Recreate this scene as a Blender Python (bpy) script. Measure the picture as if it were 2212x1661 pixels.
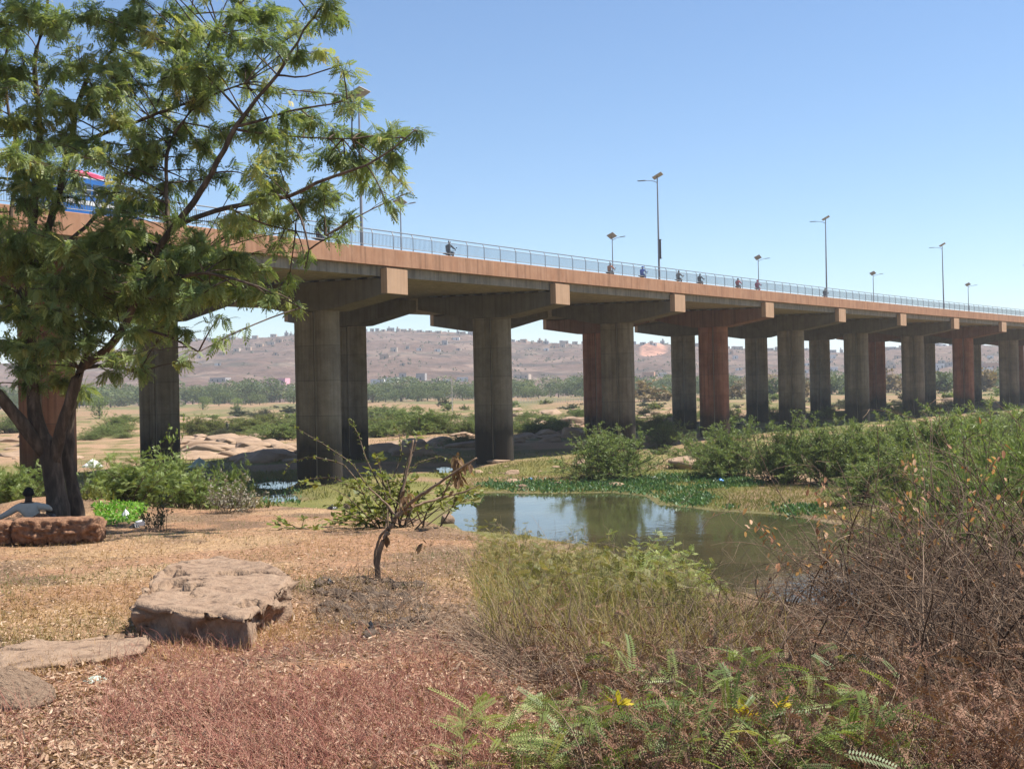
import bpy, bmesh, math, random
import numpy as np
from mathutils import Vector, Matrix

for o in list(bpy.data.objects):
    bpy.data.objects.remove(o)
scene = bpy.context.scene
col = scene.collection
rng = np.random.default_rng(11)
random.seed(11)
R = math.radians
PI = math.pi

# ------------------------------------------------------------------ camera
CZ = 6.7                       # eye height above the pond
FOC = 2545.7                   # focal length in units of a 2212 px wide frame
ROLL = R(1.2)
cam = bpy.data.cameras.new('camera')
cam.sensor_width = 36.0
cam.lens = 36.0 * FOC / 2212.0
cam.clip_start = 0.1
cam.clip_end = 12000
camera = bpy.data.objects.new('camera', cam)
col.objects.link(camera)
pitch = math.atan(6.5 / FOC)
fw = Vector((0, math.cos(pitch), math.sin(pitch)))
up0 = Vector((0, -math.sin(pitch), math.cos(pitch)))
rt = Vector((math.cos(ROLL), 0, 0)) - up0 * math.sin(ROLL)
upv = Vector((math.sin(ROLL), 0, 0)) + up0 * math.cos(ROLL)
camera.matrix_world = Matrix(((rt.x, upv.x, -fw.x, 0), (rt.y, upv.y, -fw.y, 0), (rt.z, upv.z, -fw.z, CZ), (0, 0, 0, 1)))
scene.camera = camera

# ------------------------------------------------------------------ sky and sun
SUN_AZ = Vector((0.965, 0.20, 0)).normalized()
SUN_EL = R(60)
world = bpy.data.worlds.new('World')
scene.world = world
world.use_nodes = True
wn = world.node_tree
sky = wn.nodes.new('ShaderNodeTexSky')
sky.sky_type = 'NISHITA'
sky.sun_disc = False
sky.sun_elevation = SUN_EL
sky.sun_rotation = math.atan2(SUN_AZ.x, SUN_AZ.y)
sky.air_density = 1.0
sky.dust_density = 0.0
sky.ozone_density = 5.5
bg = wn.nodes['Background']
wn.links.new(sky.outputs[0], bg.inputs[0])
bg.inputs[1].default_value = 0.083
sl = bpy.data.lights.new('sun', 'SUN')
sl.energy = 5.0
sl.angle = R(0.53)
sl.color = (1.0, 0.95, 0.87)
sun = bpy.data.objects.new('sun', sl)
col.objects.link(sun)
sdir = Vector((SUN_AZ.x * math.cos(SUN_EL), SUN_AZ.y * math.cos(SUN_EL), math.sin(SUN_EL)))
sun.rotation_euler = (-sdir).to_track_quat('-Z', 'Y').to_euler()
sun.location = (60, 20, 80)
scene.view_settings.view_transform = 'Standard'
scene.view_settings.look = 'None'
scene.view_settings.exposure = 0.93
scene.view_settings.gamma = 1.0
scene.view_settings.use_curve_mapping = False
cy = scene.cycles
cy.max_bounces = 6
cy.diffuse_bounces = 4
cy.glossy_bounces = 3
cy.transmission_bounces = 4
cy.volume_bounces = 1
cy.transparent_max_bounces = 8
cy.use_denoising = True
try:
    cy.denoiser = 'OPENIMAGEDENOISE'
except Exception:
    pass
cy.caustics_reflective = False
cy.caustics_refractive = False
cy.sample_clamp_indirect = 6.0

# ------------------------------------------------------------------ picture <-> place helpers
CR, SR = math.cos(ROLL), math.sin(ROLL)
def ray(x, y):
    dx, dy = x - 1106.0, y - 837.0
    return (dx * CR - dy * SR) / FOC, (-dx * SR - dy * CR) / FOC
def P(x, y, Y):
    a, b = ray(x, y)
    return Vector((a * Y, Y, CZ + b * Y))
def G(x, y, z=0.0):
    a, b = ray(x, y)
    Y = (z - CZ) / b
    return Vector((a * Y, Y, z))
def px(p):
    u, v = FOC * p[0] / p[1], FOC * (p[2] - CZ) / p[1]
    return 1106 + u * CR - v * SR, 837 - u * SR - v * CR

# ------------------------------------------------------------------ noise
def _h(ix, iy, s):
    n = (ix * 374761393 + iy * 668265263 + s * 2147483647 * 3) & 0xffffffff
    n = ((n ^ (n >> 13)) * 1274126177) & 0xffffffff
    n = (n ^ (n >> 16)) & 0xffffffff
    return n / 4294967295.0
def vnoise(x, y, s=0):
    x = np.asarray(x, float); y = np.asarray(y, float)
    ix = np.floor(x).astype(np.int64); iy = np.floor(y).astype(np.int64)
    fx = x - ix; fy = y - iy
    fx = fx * fx * (3 - 2 * fx); fy = fy * fy * (3 - 2 * fy)
    a = _h(ix, iy, s); b = _h(ix + 1, iy, s); c = _h(ix, iy + 1, s); d = _h(ix + 1, iy + 1, s)
    return (a + (b - a) * fx) * (1 - fy) + (c + (d - c) * fx) * fy
def fbm(x, y, s=0, o=4):
    v = 0; a = 0.5; t = 0
    for i in range(o):
        v = v + a * vnoise(x * 2 ** i, y * 2 ** i, s + i * 17); t += a; a *= 0.5
    return v / t
def sstep(a, b, x):
    t = np.clip((x - a) / (b - a), 0, 1)
    return t * t * (3 - 2 * t)

# ------------------------------------------------------------------ mesh helpers
def mesh_np(name, V, quads=None, tris=None, tone=None, smooth=False, colr=None):
    V = np.ascontiguousarray(np.asarray(V, np.float32).reshape(-1, 3))
    idx = []; ls = []; tot = 0
    starts = []
    if quads is not None and len(quads):
        q = np.asarray(quads, np.int32).reshape(-1, 4); idx.append(q.ravel())
        starts.append(np.arange(len(q)) * 4 + tot); ls.append(np.full(len(q), 4)); tot += len(q) * 4
    if tris is not None and len(tris):
        t = np.asarray(tris, np.int32).reshape(-1, 3); idx.append(t.ravel())
        starts.append(np.arange(len(t)) * 3 + tot); ls.append(np.full(len(t), 3)); tot += len(t) * 3
    idx = np.concatenate(idx); starts = np.concatenate(starts).astype(np.int32)
    me = bpy.data.meshes.new(name)
    me.vertices.add(len(V)); me.vertices.foreach_set('co', V.ravel())
    me.loops.add(len(idx)); me.loops.foreach_set('vertex_index', idx.astype(np.int32))
    me.polygons.add(len(starts)); me.polygons.foreach_set('loop_start', starts)
    if smooth:
        me.polygons.foreach_set('use_smooth', np.ones(len(starts), bool))
    me.update(calc_edges=True)
    if tone is not None:
        at = me.attributes.new('tone', 'FLOAT', 'POINT')
        at.data.foreach_set('value', np.asarray(tone, np.float32).ravel())
    if colr is not None:
        at = me.attributes.new('Col', 'FLOAT_COLOR', 'POINT')
        c4 = np.ones((len(V), 4), np.float32); c4[:, :3] = colr
        at.data.foreach_set('color', c4.ravel())
    return me
def obj(name, me, m=None, parent=None, loc=None, rot=None, scale=None):
    o = bpy.data.objects.new(name, me); col.objects.link(o)
    if m is not None and me is not None and len(me.materials) == 0:
        me.materials.append(m)
    if parent is not None:
        o.parent = parent
    if loc is not None: o.location = loc
    if rot is not None: o.rotation_euler = rot
    if scale is not None: o.scale = scale
    return o
def tag(o, label=None, cat=None, group=None, kind=None):
    if label: o['label'] = label
    if cat: o['category'] = cat
    if group: o['group'] = group
    if kind: o['kind'] = kind
    return o
def empty(name, loc=(0, 0, 0), rz=0.0, label=None, cat=None, group=None):
    o = bpy.data.objects.new(name, None); col.objects.link(o)
    o.empty_display_size = 0.2
    o.location = loc; o.rotation_euler = (0, 0, rz)
    return tag(o, label, cat, group)
def copy_tree(o, parent=None):
    c = o.copy(); col.objects.link(c); c.parent = parent
    for ch in [q for q in bpy.data.objects if q.parent == o]:
        copy_tree(ch, c)
    return c
ORD = ['first', 'second', 'third', 'fourth', 'fifth', 'sixth', 'seventh', 'eighth', 'ninth', 'tenth', 'eleventh', 'twelfth',
       'thirteenth', 'fourteenth', 'fifteenth', 'sixteenth', 'seventeenth', 'eighteenth', 'nineteenth', 'twentieth']
def ordn(i):
    if i < 20: return ORD[i]
    n = i + 1
    return '%d%s' % (n, {1: 'st', 2: 'nd', 3: 'rd'}.get(n % 10, 'th') if n % 100 not in (11, 12, 13) else 'th')
def label_by_order(objs, fmt, cat, group):
    objs = sorted(objs, key=lambda o: px(o.location)[0])
    for i, o in enumerate(objs):
        tag(o, fmt.format(ordn(i)), cat, group)

class MB:
    """collects boxes, prisms and tubes into one mesh"""
    def __init__(s): s.v = []; s.f = []
    def add(s, vs, fs):
        n = len(s.v); s.v += [tuple(v) for v in vs]; s.f += [tuple(i + n for i in f) for f in fs]
        return s
    def box(s, c, d, m=None):
        x, y, z = d[0] / 2, d[1] / 2, d[2] / 2
        vs = [Vector((c[0] + i * x, c[1] + j * y, c[2] + k * z)) for k in (-1, 1) for j in (-1, 1) for i in (-1, 1)]
        if m is not None: vs = [m @ v for v in vs]
        return s.add(vs, [(0, 2, 3, 1), (4, 5, 7, 6), (0, 1, 5, 4), (2, 6, 7, 3), (0, 4, 6, 2), (1, 3, 7, 5)])
    def prism(s, pts, a, b, f):
        """pts: 2-D outline; f(p, t) -> 3-D for t in (a, b)"""
        n = len(pts)
        vs = [f(p, a) for p in pts] + [f(p, b) for p in pts]
        fs = [tuple(range(n))[::-1], tuple(range(n, 2 * n))] + [(i, (i + 1) % n, n + (i + 1) % n, n + i) for i in range(n)]
        return s.add(vs, fs)
    def tube(s, pts, r, n=6, cap=True):
        pts = [Vector(p) for p in pts]
        rs = r if hasattr(r, '__len__') else [r] * len(pts)
        ring = []
        for i, p in enumerate(pts):
            t = (pts[min(i + 1, len(pts) - 1)] - pts[max(i - 1, 0)])
            t = t.normalized() if t.length > 1e-9 else Vector((0, 0, 1))
            a = Vector((0, 0, 1)) if abs(t.z) < 0.9 else Vector((1, 0, 0))
            u = t.cross(a).normalized(); w = t.cross(u)
            ring.append([p + (u * math.cos(2 * PI * k / n) + w * math.sin(2 * PI * k / n)) * rs[i] for k in range(n)])
        vs = [v for q in ring for v in q]
        fs = [(i * n + k, i * n + (k + 1) % n, (i + 1) * n + (k + 1) % n, (i + 1) * n + k) for i in range(len(pts) - 1) for k in range(n)]
        if cap:
            fs += [tuple(range(n))[::-1], tuple((len(pts) - 1) * n + k for k in range(n))]
        return s.add(vs, fs)
    def mesh(s, name, smooth=False):
        me = bpy.data.meshes.new(name); me.from_pydata(s.v, [], s.f); me.update()
        bm = bmesh.new(); bm.from_mesh(me); bmesh.ops.recalc_face_normals(bm, faces=bm.faces); bm.to_mesh(me); bm.free()
        if smooth: me.polygons.foreach_set('use_smooth', np.ones(len(me.polygons), bool))
        return me
def bevel(me, w, seg=2):
    bm = bmesh.new(); bm.from_mesh(me)
    bmesh.ops.bevel(bm, geom=list(bm.edges), offset=w, segments=seg, affect='EDGES', clamp_overlap=True)
    bm.to_mesh(me); bm.free(); return me

def tubes_np(Pt, Rd, sides=3):
    """Pt (n,k,3), Rd (n,k) -> V, quads"""
    n, k, _ = Pt.shape
    T = np.gradient(Pt, axis=1)
    T /= np.linalg.norm(T, axis=2, keepdims=True) + 1e-9
    ref = np.zeros_like(T); ref[..., 0] = 0.31; ref[..., 1] = 0.87; ref[..., 2] = 0.38
    U = np.cross(T, ref); U /= np.linalg.norm(U, axis=2, keepdims=True) + 1e-9
    W = np.cross(T, U)
    a = np.arange(sides) * 2 * PI / sides
    V = Pt[:, :, None, :] + (U[:, :, None, :] * np.cos(a)[None, None, :, None] + W[:, :, None, :] * np.sin(a)[None, None, :, None]) * Rd[:, :, None, None]
    base = (np.arange(n)[:, None, None] * k + np.arange(k - 1)[None, :, None]) * sides
    j = np.arange(sides)[None, None, :]; j2 = (j + 1) % sides
    Q = np.stack([base + j, base + j2, base + sides + j2, base + sides + j], -1)
    return V.reshape(-1, 3), Q.reshape(-1, 4)
def ribbons_np(Pt, Wd, side):
    """flat blades: Pt (n,k,3), Wd (n,k), side (n,3)"""
    n, k, _ = Pt.shape
    V = np.stack([Pt - side[:, None, :] * Wd[..., None], Pt + side[:, None, :] * Wd[..., None]], 2)
    b = (np.arange(n)[:, None] * k + np.arange(k - 1)[None, :]) * 2
    Q = np.stack([b, b + 1, b + 3, b + 2], -1)
    return V.reshape(-1, 3), Q.reshape(-1, 4)
def walks(start, d0, length, k, wig=0.25, grav=0.0, r=None):
    """curved paths: start (n,3), d0 (n,3), length (n,)"""
    r = r or rng
    n = len(start); d = d0 / (np.linalg.norm(d0, axis=1, keepdims=True) + 1e-9)
    p = start.copy(); out = [p.copy()]; turn = r.normal(0, wig, (n, 3))
    for i in range(k - 1):
        turn = turn * 0.6 + r.normal(0, wig, (n, 3)) * 0.6
        d = d + turn / k * 3; d[:, 2] += grav / k
        d /= np.linalg.norm(d, axis=1, keepdims=True) + 1e-9
        p = p + d * (length / (k - 1))[:, None]
        out.append(p.copy())
    return np.stack(out, 1)
def unit(n, r=None):
    v = (r or rng).normal(size=(n, 3)); return v / (np.linalg.norm(v, axis=1, keepdims=True) + 1e-9)
def norm(v): return v / (np.linalg.norm(v, axis=-1, keepdims=True) + 1e-9)
def leaves_np(B, D, L, tmpl, r=None, roll=None):
    """instances of a leaf template (m,4,3: quads in length/side/normal axes) at B along D with length L"""
    r = r or rng
    n = len(B); D = norm(D)
    S = np.cross(D, norm(np.array([0.05, 0.02, 1.0]) + (r.normal(0, 0.35, (n, 3)) if roll is None else r.normal(0, roll, (n, 3)))))
    S = norm(S); N = np.cross(S, D)
    t = tmpl.reshape(-1, 3)
    V = B[:, None, :] + L[:, None, None] * (t[None, :, 0, None] * D[:, None, :] + t[None, :, 1, None] * S[:, None, :] + t[None, :, 2, None] * N[:, None, :])
    m = tmpl.shape[0]
    Q = (np.arange(n)[:, None, None] * m + np.arange(m)[None, :, None]) * 4 + np.arange(4)[None, None, :]
    return V.reshape(-1, 3), Q.reshape(-1, 4)
def pinnate(pairs, ll, lw, ang, droop=0.25, fall=0.12, start=0.18, term=True):
    q = []
    for i in range(pairs):
        u = start + (1 - start) * i / (pairs - 0.0)
        taper = 1.0 - 0.35 * abs(i / max(1, pairs - 1) - 0.4)
        for sgn in (-1, 1):
            a = ang * (1 - 0.25 * i / pairs)
            d = np.array([math.cos(a), sgn * math.sin(a), -fall])
            n_ = np.array([-math.sin(a), sgn * math.cos(a), 0.0])
            b = np.array([u, 0, -droop * u * u])
            l = ll * taper
            q.append([b, b + d * l * 0.45 + n_ * lw * 0.5, b + d * l + np.array([0, 0, -fall * l]), b + d * l * 0.45 - n_ * lw * 0.5])
    if term:
        b = np.array([0.97, 0, -droop]); d = np.array([0.9, 0, -2 * droop * 0.7])
        q.append([b, b + d * ll * .45 + [0, lw * .5, 0], b + d * ll, b + d * ll * .45 - [0, lw * .5, 0]])
    # the rachis
    q.append([np.array([0, -.006, 0]), np.array([0, .006, 0]), np.array([1, .004, -droop]), np.array([1, -.004, -droop])])
    return np.array(q, float)
BLADE = np.array([[[0, 0, 0], [.45, .13, -.03], [1, 0, -.12], [.45, -.13, -.03]]], float)
FOLD = np.array([[[0, 0, 0], [.3, .2, .10], [.75, .16, .06], [1, 0, .08]], [[0, 0, 0], [1, 0, .08], [.75, -.16, .06], [.3, -.2, .10]]], float)
def join_np(parts):
    """parts: list of (V, Q, tone) -> V, Q, tone"""
    Vs, Qs, Ts, n = [], [], [], 0
    for V, Q, t in parts:
        Vs.append(V); Qs.append(Q + n); n += len(V)
        Ts.append(np.full(len(V), t) if np.isscalar(t) else np.asarray(t))
    return np.concatenate(Vs), np.concatenate(Qs), np.concatenate(Ts)

# ------------------------------------------------------------------ materials
def nmat(name):
    m = bpy.data.materials.new(name); m.use_nodes = True
    nt = m.node_tree
    return m, nt.nodes, nt.links, nt.nodes['Principled BSDF']
def ramp(nodes, cols, pos=None):
    r = nodes.new('ShaderNodeValToRGB'); e = r.color_ramp.elements
    while len(e) < len(cols): e.new(0.5)
    for i, c in enumerate(cols):
        e[i].position = pos[i] if pos else i / (len(cols) - 1)
        e[i].color = (c[0], c[1], c[2], 1)
    return r
def nmath(nodes, links, op, a, b=None, clamp=False):
    n = nodes.new('ShaderNodeMath'); n.operation = op; n.use_clamp = clamp
    for i, v in enumerate((a, b)):
        if v is None: continue
        if isinstance(v, (int, float)): n.inputs[i].default_value = v
        else: links.new(v, n.inputs[i])
    return n.outputs[0]
def mixc(nodes, links, fac, a, b, mode='MIX'):
    n = nodes.new('ShaderNodeMixRGB'); n.blend_type = mode
    for i, v in enumerate((fac, a, b)):
        if isinstance(v, (int, float)): n.inputs[i].default_value = v
        elif isinstance(v, tuple): n.inputs[i].default_value = (v[0], v[1], v[2], 1)
        else: links.new(v, n.inputs[i])
    return n.outputs[0]
def noise(nodes, links, vec, scale, detail=6, rough=0.6, stretch=None):
    if stretch is not None:
        mp = nodes.new('ShaderNodeMapping'); mp.inputs['Scale'].default_value = stretch
        links.new(vec, mp.inputs[0]); vec = mp.outputs[0]
    n = nodes.new('ShaderNodeTexNoise'); n.inputs['Scale'].default_value = scale
    n.inputs['Detail'].default_value = detail; n.inputs['Roughness'].default_value = rough
    links.new(vec, n.inputs['Vector'])
    return n.outputs[0]
def bumpn(nodes, links, h, strength, dist, bsdf):
    b = nodes.new('ShaderNodeBump'); b.inputs['Strength'].default_value = strength; b.inputs['Distance'].default_value = dist
    links.new(h, b.inputs['Height']); links.new(b.outputs[0], bsdf.inputs['Normal'])
def simple(name, cols, scale=4.0, rough=0.85, bump=0.3, dist=0.02, stretch=None, spec=0.3, metal=0.0, coord='Object', pos=None):
    m, n, l, b = nmat(name)
    tc = n.new('ShaderNodeTexCoord')
    v = noise(n, l, tc.outputs[coord], scale, stretch=stretch)
    r = ramp(n, cols, pos or [0.25 + 0.5 * i / (len(cols) - 1) for i in range(len(cols))])
    l.new(v, r.inputs[0]); l.new(r.outputs[0], b.inputs['Base Color'])
    b.inputs['Roughness'].default_value = rough
    b.inputs['Specular IOR Level'].default_value = spec
    b.inputs['Metallic'].default_value = metal
    if bump: bumpn(n, l, v, bump, dist, b)
    return m
def leafmat(name, cols, transl=0.3, rough=0.45, spec=0.4, pos=None):
    m, n, l, b = nmat(name)
    at = n.new('ShaderNodeAttribute'); at.attribute_name = 'tone'
    oi = n.new('ShaderNodeObjectInfo')
    t = nmath(n, l, 'ADD', at.outputs['Fac'], nmath(n, l, 'MULTIPLY', nmath(n, l, 'SUBTRACT', oi.outputs['Random'], 0.5), 0.16))
    r = ramp(n, cols, pos); l.new(t, r.inputs[0])
    l.new(r.outputs[0], b.inputs['Base Color'])
    b.inputs['Roughness'].default_value = rough; b.inputs['Specular IOR Level'].default_value = spec
    if transl > 0:
        tr = n.new('ShaderNodeBsdfTranslucent'); l.new(mixc(n, l, 1.0, r.outputs[0], (1.25, 1.25, 0.7), 'MULTIPLY'), tr.inputs[0])
        mx = n.new('ShaderNodeMixShader'); mx.inputs[0].default_value = transl
        l.new(b.outputs[0], mx.inputs[1]); l.new(tr.outputs[0], mx.inputs[2])
        l.new(mx.outputs[0], n['Material Output'].inputs[0])
    return m

# ------------------------------------------------------------------ ground shape
POND = [G(*p) for p in [(958, 1112), (972, 1088), (1000, 1086), (1032, 1084), (1042, 1070), (1010, 1066), (1080, 1063), (1200, 1066), (1330, 1063), (1395, 1072), (1440, 1090),
                        (1540, 1102), (1640, 1108), (1740, 1118), (1800, 1130), (1900, 1140), (2050, 1160), (2300, 1200), (2400, 1400),
                        (2100, 1480), (1900, 1430), (1700, 1350), (1560, 1300), (1430, 1240), (1300, 1190), (1150, 1160), (1050, 1150), (990, 1148)]]
POOLS = [[G(*p) for p in q] for q in (
    [(540, 1046), (590, 1038), (650, 1040), (648, 1052), (600, 1058), (552, 1054)],
    [(556, 1074), (600, 1066), (648, 1066), (650, 1080), (600, 1086), (560, 1084)],
    [(790, 966), (812, 962), (835, 966), (830, 974), (800, 974)],
    [(1396, 966), (1425, 960), (1452, 966), (1444, 984), (1404, 984)],
    [(1196, 930), (1212, 926), (1230, 930), (1224, 938), (1200, 938)],
    [(930, 1012), (960, 1006), (985, 1012), (972, 1022), (942, 1022)])]
def sdist(poly, X, Y):
    """signed distance to a polygon, negative inside"""
    d = np.full(X.shape, 1e9); ins = np.zeros(X.shape, bool)
    n = len(poly)
    for i in range(n):
        ax, ay = poly[i][0], poly[i][1]; bx, by = poly[(i + 1) % n][0], poly[(i + 1) % n][1]
        ex, ey = bx - ax, by - ay
        t = np.clip(((X - ax) * ex + (Y - ay) * ey) / (ex * ex + ey * ey + 1e-9), 0, 1)
        d = np.minimum(d, np.hypot(X - ax - t * ex, Y - ay - t * ey))
        c = ((ay > Y) != (by > Y)) & (X < (bx - ax) * (Y - ay) / (by - ay + 1e-12) + ax)
        ins ^= c
    return np.where(ins, -d, d)
EX = np.array([-40, -14, -6.6, -3, -0.8, 0.5, 1.6, 2.4, 4, 12, 40.]); EY = np.array([36, 34, 31.5, 26, 18.5, 12.0, 9.8, 8.0, 6.8, 6.2, 6.])
def pool_d(X, Y):
    d = sdist(POND, X, Y)
    for q in POOLS: d = np.minimum(d, sdist(q, X, Y))
    return d + (fbm(X * .45, Y * .3, 301, 4) - .5) * 3.2 * sstep(0, 2.5, np.abs(d) + .6)
def H(X, Y):
    X = np.atleast_1d(np.asarray(X, float)); Y = np.atleast_1d(np.asarray(Y, float))
    sh = X.shape; X = X.ravel(); Y = Y.ravel()
    plate = CZ - 1.33 - 0.055 * np.clip(Y, -5, 60) + (fbm(X * .35, Y * .35, 3) - .5) * .22 + (fbm(X * 2.2, Y * 2.2, 5, 3) - .5) * .07
    # heap of soil and roots round the dead sapling
    plate += 0.16 * np.exp(-(((X + 1.75) / .9) ** 2 + ((Y - 11.6) / .8) ** 2)) * (0.6 + .8 * fbm(X * 4, Y * 4, 9, 3))
    # red bank behind the big tree
    plate += 0.5 * np.exp(-(((X + 11.0) / 2.2) ** 2 + ((Y - 28.0) / 2.0) ** 2))
    bed = 0.36 + (fbm(X * .09, Y * .09, 21) - .5) * .5 + (fbm(X * .6, Y * .6, 23, 3) - .5) * .2
    rise = sstep(130, 480, Y)
    bed += rise * (1.2 + (fbm(X * .02, Y * .02, 41) - .5) * 2.2)
    # right bank mound under the bushes beyond the pond
    bed += 1.3 * sstep(14, 34, X) * sstep(30, 42, Y) * (1 - sstep(62, 82, Y))
    e = np.interp(X, EX, EY) + (fbm(X * .5, Y * .1, 77, 3) - .5) * 2.0
    t = sstep(0, 1, (Y - e) / np.interp(X, [-10, 0, 6], [19, 26, 22]))
    h = plate * (1 - t) + bed * t
    m = (Y > 28) & (Y < 190) & (np.abs(X) < 70)
    if m.any():
        d = pool_d(X[m], Y[m])
        hm = h[m]
        out = 0.035 + (np.maximum(hm, .09) - 0.035) * sstep(0.0, 5.0, d)
        h[m] = np.where(d < 0, -0.5 * sstep(0, 1.6, -d) + .03, out)
    return h.reshape(sh)
def Hf(X, Y):
    """height of the finished ground sheet (bilinear look-up)"""
    X = np.atleast_1d(np.asarray(X, float)); Y = np.atleast_1d(np.asarray(Y, float))
    u = X / (np.abs(Y) + 6.0 + 40 * (Y < 0))
    fi = np.clip(np.interp(Y, rows, np.arange(len(rows))), 0, len(rows) - 1.001); fj = np.clip(np.interp(u, us, np.arange(len(us))), 0, len(us) - 1.001)
    i = fi.astype(int); j = fj.astype(int); a = fi - i; b = fj - j
    return (ZZ[i, j] * (1 - b) + ZZ[i, j + 1] * b) * (1 - a) + (ZZ[i + 1, j] * (1 - b) + ZZ[i + 1, j + 1] * b) * a
def Hs(x, y): return float(Hf(x, y)[0])
def gp(x, y):
    """where the sight line through a picture point meets the ground"""
    a, b = ray(x, y)
    Ys = np.concatenate([np.arange(3, 60, .05), np.arange(60, 620, .5)])
    k = np.nonzero(CZ + b * Ys < Hf(a * Ys, Ys))[0]
    Y = Ys[k[0]] if len(k) else 620.0
    return Vector((a * Y, Y, Hs(a * Y, Y)))

rows = np.concatenate([np.linspace(-40, 2.5, 24), np.geomspace(3.0, 60, 330), np.geomspace(60.4, 200, 130), np.geomspace(202, 900, 70), np.geomspace(950, 5200, 24)])
t = np.linspace(-1, 1, 421)
us = np.where(np.abs(t) < .8, t / .8 * .5, np.sign(t) * (.5 + (np.abs(t) - .8) / .2 * 1.1))
YY = np.repeat(rows[:, None], len(us), 1)
XX = us[None, :] * (np.abs(YY) + 6.0 + 40 * (YY < 0))
ZZ = H(XX, YY)
x, y = XX.ravel(), YY.ravel()
far = sstep(560, 640, y)
ZZ = ZZ - (far * 1.0).reshape(ZZ.shape)
# soil and plant colours by place
def C(*c): return np.array(c)[None, :]
n1 = fbm(x * .12, y * .12, 51)[:, None]; n2 = fbm(x * .5, y * .5, 53)[:, None]; n3 = fbm(x * .03, y * .03, 57)[:, None]; n4 = fbm(x * 1.6, y * 1.6, 59, 3)[:, None]
e = np.interp(x, EX, EY)
soil = C(.28, .165, .10) * (1 - sstep(.42, .7, n2)) + C(.33, .22, .13) * sstep(.42, .7, n2)
dk = sstep(.5, .62, fbm(x * .9, y * .9, 31))[:, None]
soil = soil * (1 - .65 * dk) + C(.12, .085, .06) * .65 * dk
dark = np.exp(-(((x + 1.5) / 1.3) ** 2 + ((y - 11.3) / .9) ** 2))[:, None]
soil = soil * (1 - .6 * dark) + C(.15, .11, .085) * .6 * dark
grassy = C(.125, .135, .04) * (1 - n2) + C(.19, .175, .062) * n2
rock = C(.30, .205, .13) * (1 - n4 * .3)
wg = sstep(.50, .60, fbm(x * .11, y * .11, 61))[:, None]
bedc = grassy * (1 - wg) + rock * wg
midrock = sstep(.44, .54, .5 * fbm(x * .05, y * .07, 63) + .5 * fbm(x * .24, y * .20, 64))[:, None]
midrock = np.clip(midrock * (.55 + .9 * sstep(.35, .6, fbm(x * .22, y * .3, 67))[:, None]), 0, 1)
mid = (C(.135, .13, .045) * (1 - midrock) + C(.33, .215, .135) * midrock)
tm = sstep(85, 135, y)[:, None]
bedc = bedc * (1 - tm) + mid * tm
fp_ = sstep(.42, .58, fbm(x * .04, y * .025, 69))[:, None]
farc = C(.26, .17, .10) * (1 - fp_) + C(.15, .14, .06) * fp_
tf = sstep(260, 420, y)[:, None]
bedc = bedc * (1 - tf) + farc * tf
slope = C(.22, .15, .08) * (1 - n1) + C(.15, .14, .05) * n1
ts = sstep(0, 8, y - e)[:, None]; tb = sstep(14, 26, y - e)[:, None]
colr = soil * (1 - ts) + slope * ts
colr = colr * (1 - tb) + bedc * tb
mud = np.zeros_like(x); mm = (y > 28) & (y < 190) & (np.abs(x) < 70)
mud[mm] = 1 - sstep(-.2, 1.2, pool_d(x[mm], y[mm]))
mud = mud[:, None]
colr = colr * (1 - .6 * mud) + C(.13, .11, .06) * .6 * mud
# the damp, dark-soiled strip that lies for ever under the decks
nr, nc = YY.shape
b = (np.arange(nr - 1)[:, None] * nc + np.arange(nc - 1)[None, :])
Q = np.stack([b, b + 1, b + nc + 1, b + nc], -1).reshape(-1, 4)
gme = mesh_np('ground', np.stack([x, y, ZZ.ravel()], 1), Q, smooth=True, colr=colr)
m, n, l, bs = nmat('earth')
at = n.new('ShaderNodeAttribute'); at.attribute_name = 'Col'
tc = n.new('ShaderNodeTexCoord')
v1 = noise(n, l, tc.outputs['Object'], 9.0, 8, .7)
vo = n.new('ShaderNodeTexVoronoi'); vo.inputs['Scale'].default_value = 26; l.new(tc.outputs['Object'], vo.inputs['Vector'])
r1 = ramp(n, [(.55, .5, .45), (1, 1, 1), (1.35, 1.3, 1.2)], [.3, .5, .72]); l.new(v1, r1.inputs[0])
c1 = mixc(n, l, 1.0, at.outputs['Color'], r1.outputs[0], 'MULTIPLY')
r2 = ramp(n, [(.6, .55, .5), (1, 1, 1), (1.3, 1.2, 1.05)], [.1, .5, .9]); l.new(vo.outputs['Color'], r2.inputs[0])
c2 = mixc(n, l, .7, c1, r2.outputs[0], 'MULTIPLY')
l.new(c2, bs.inputs['Base Color']); bs.inputs['Roughness'].default_value = .95; bs.inputs['Specular IOR Level'].default_value = .15
hb = nmath(n, l, 'ADD', v1, nmath(n, l, 'MULTIPLY', vo.outputs['Distance'], .6))
bumpn(n, l, hb, .7, .05, bs)
tag(obj('ground', gme, m), kind='structure')

# water
m, n, l, bs = nmat('pond_water')
tc = n.new('ShaderNodeTexCoord')
v = noise(n, l, tc.outputs['Object'], 2.6, 4, .6, stretch=(1, .5, 1))
v2 = noise(n, l, tc.outputs['Object'], .25, 3, .5)
r = ramp(n, [(.035, .035, .016), (.07, .062, .03)], [.3, .7]); l.new(v2, r.inputs[0])
l.new(r.outputs[0], bs.inputs['Base Color'])
bs.inputs['Roughness'].default_value = .04; bs.inputs['IOR'].default_value = 1.33
hw = nmath(n, l, 'MULTIPLY', v, nmath(n, l, 'MULTIPLY', v2, v2))
bumpn(n, l, hw, .5, .05, bs)
wv = np.array([[-45, 26, 0], [45, 26, 0], [60, 185, 0], [-60, 185, 0]], float)
tag(obj('water', mesh_np('water', wv, [[0, 1, 2, 3]]), m), kind='structure')

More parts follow.
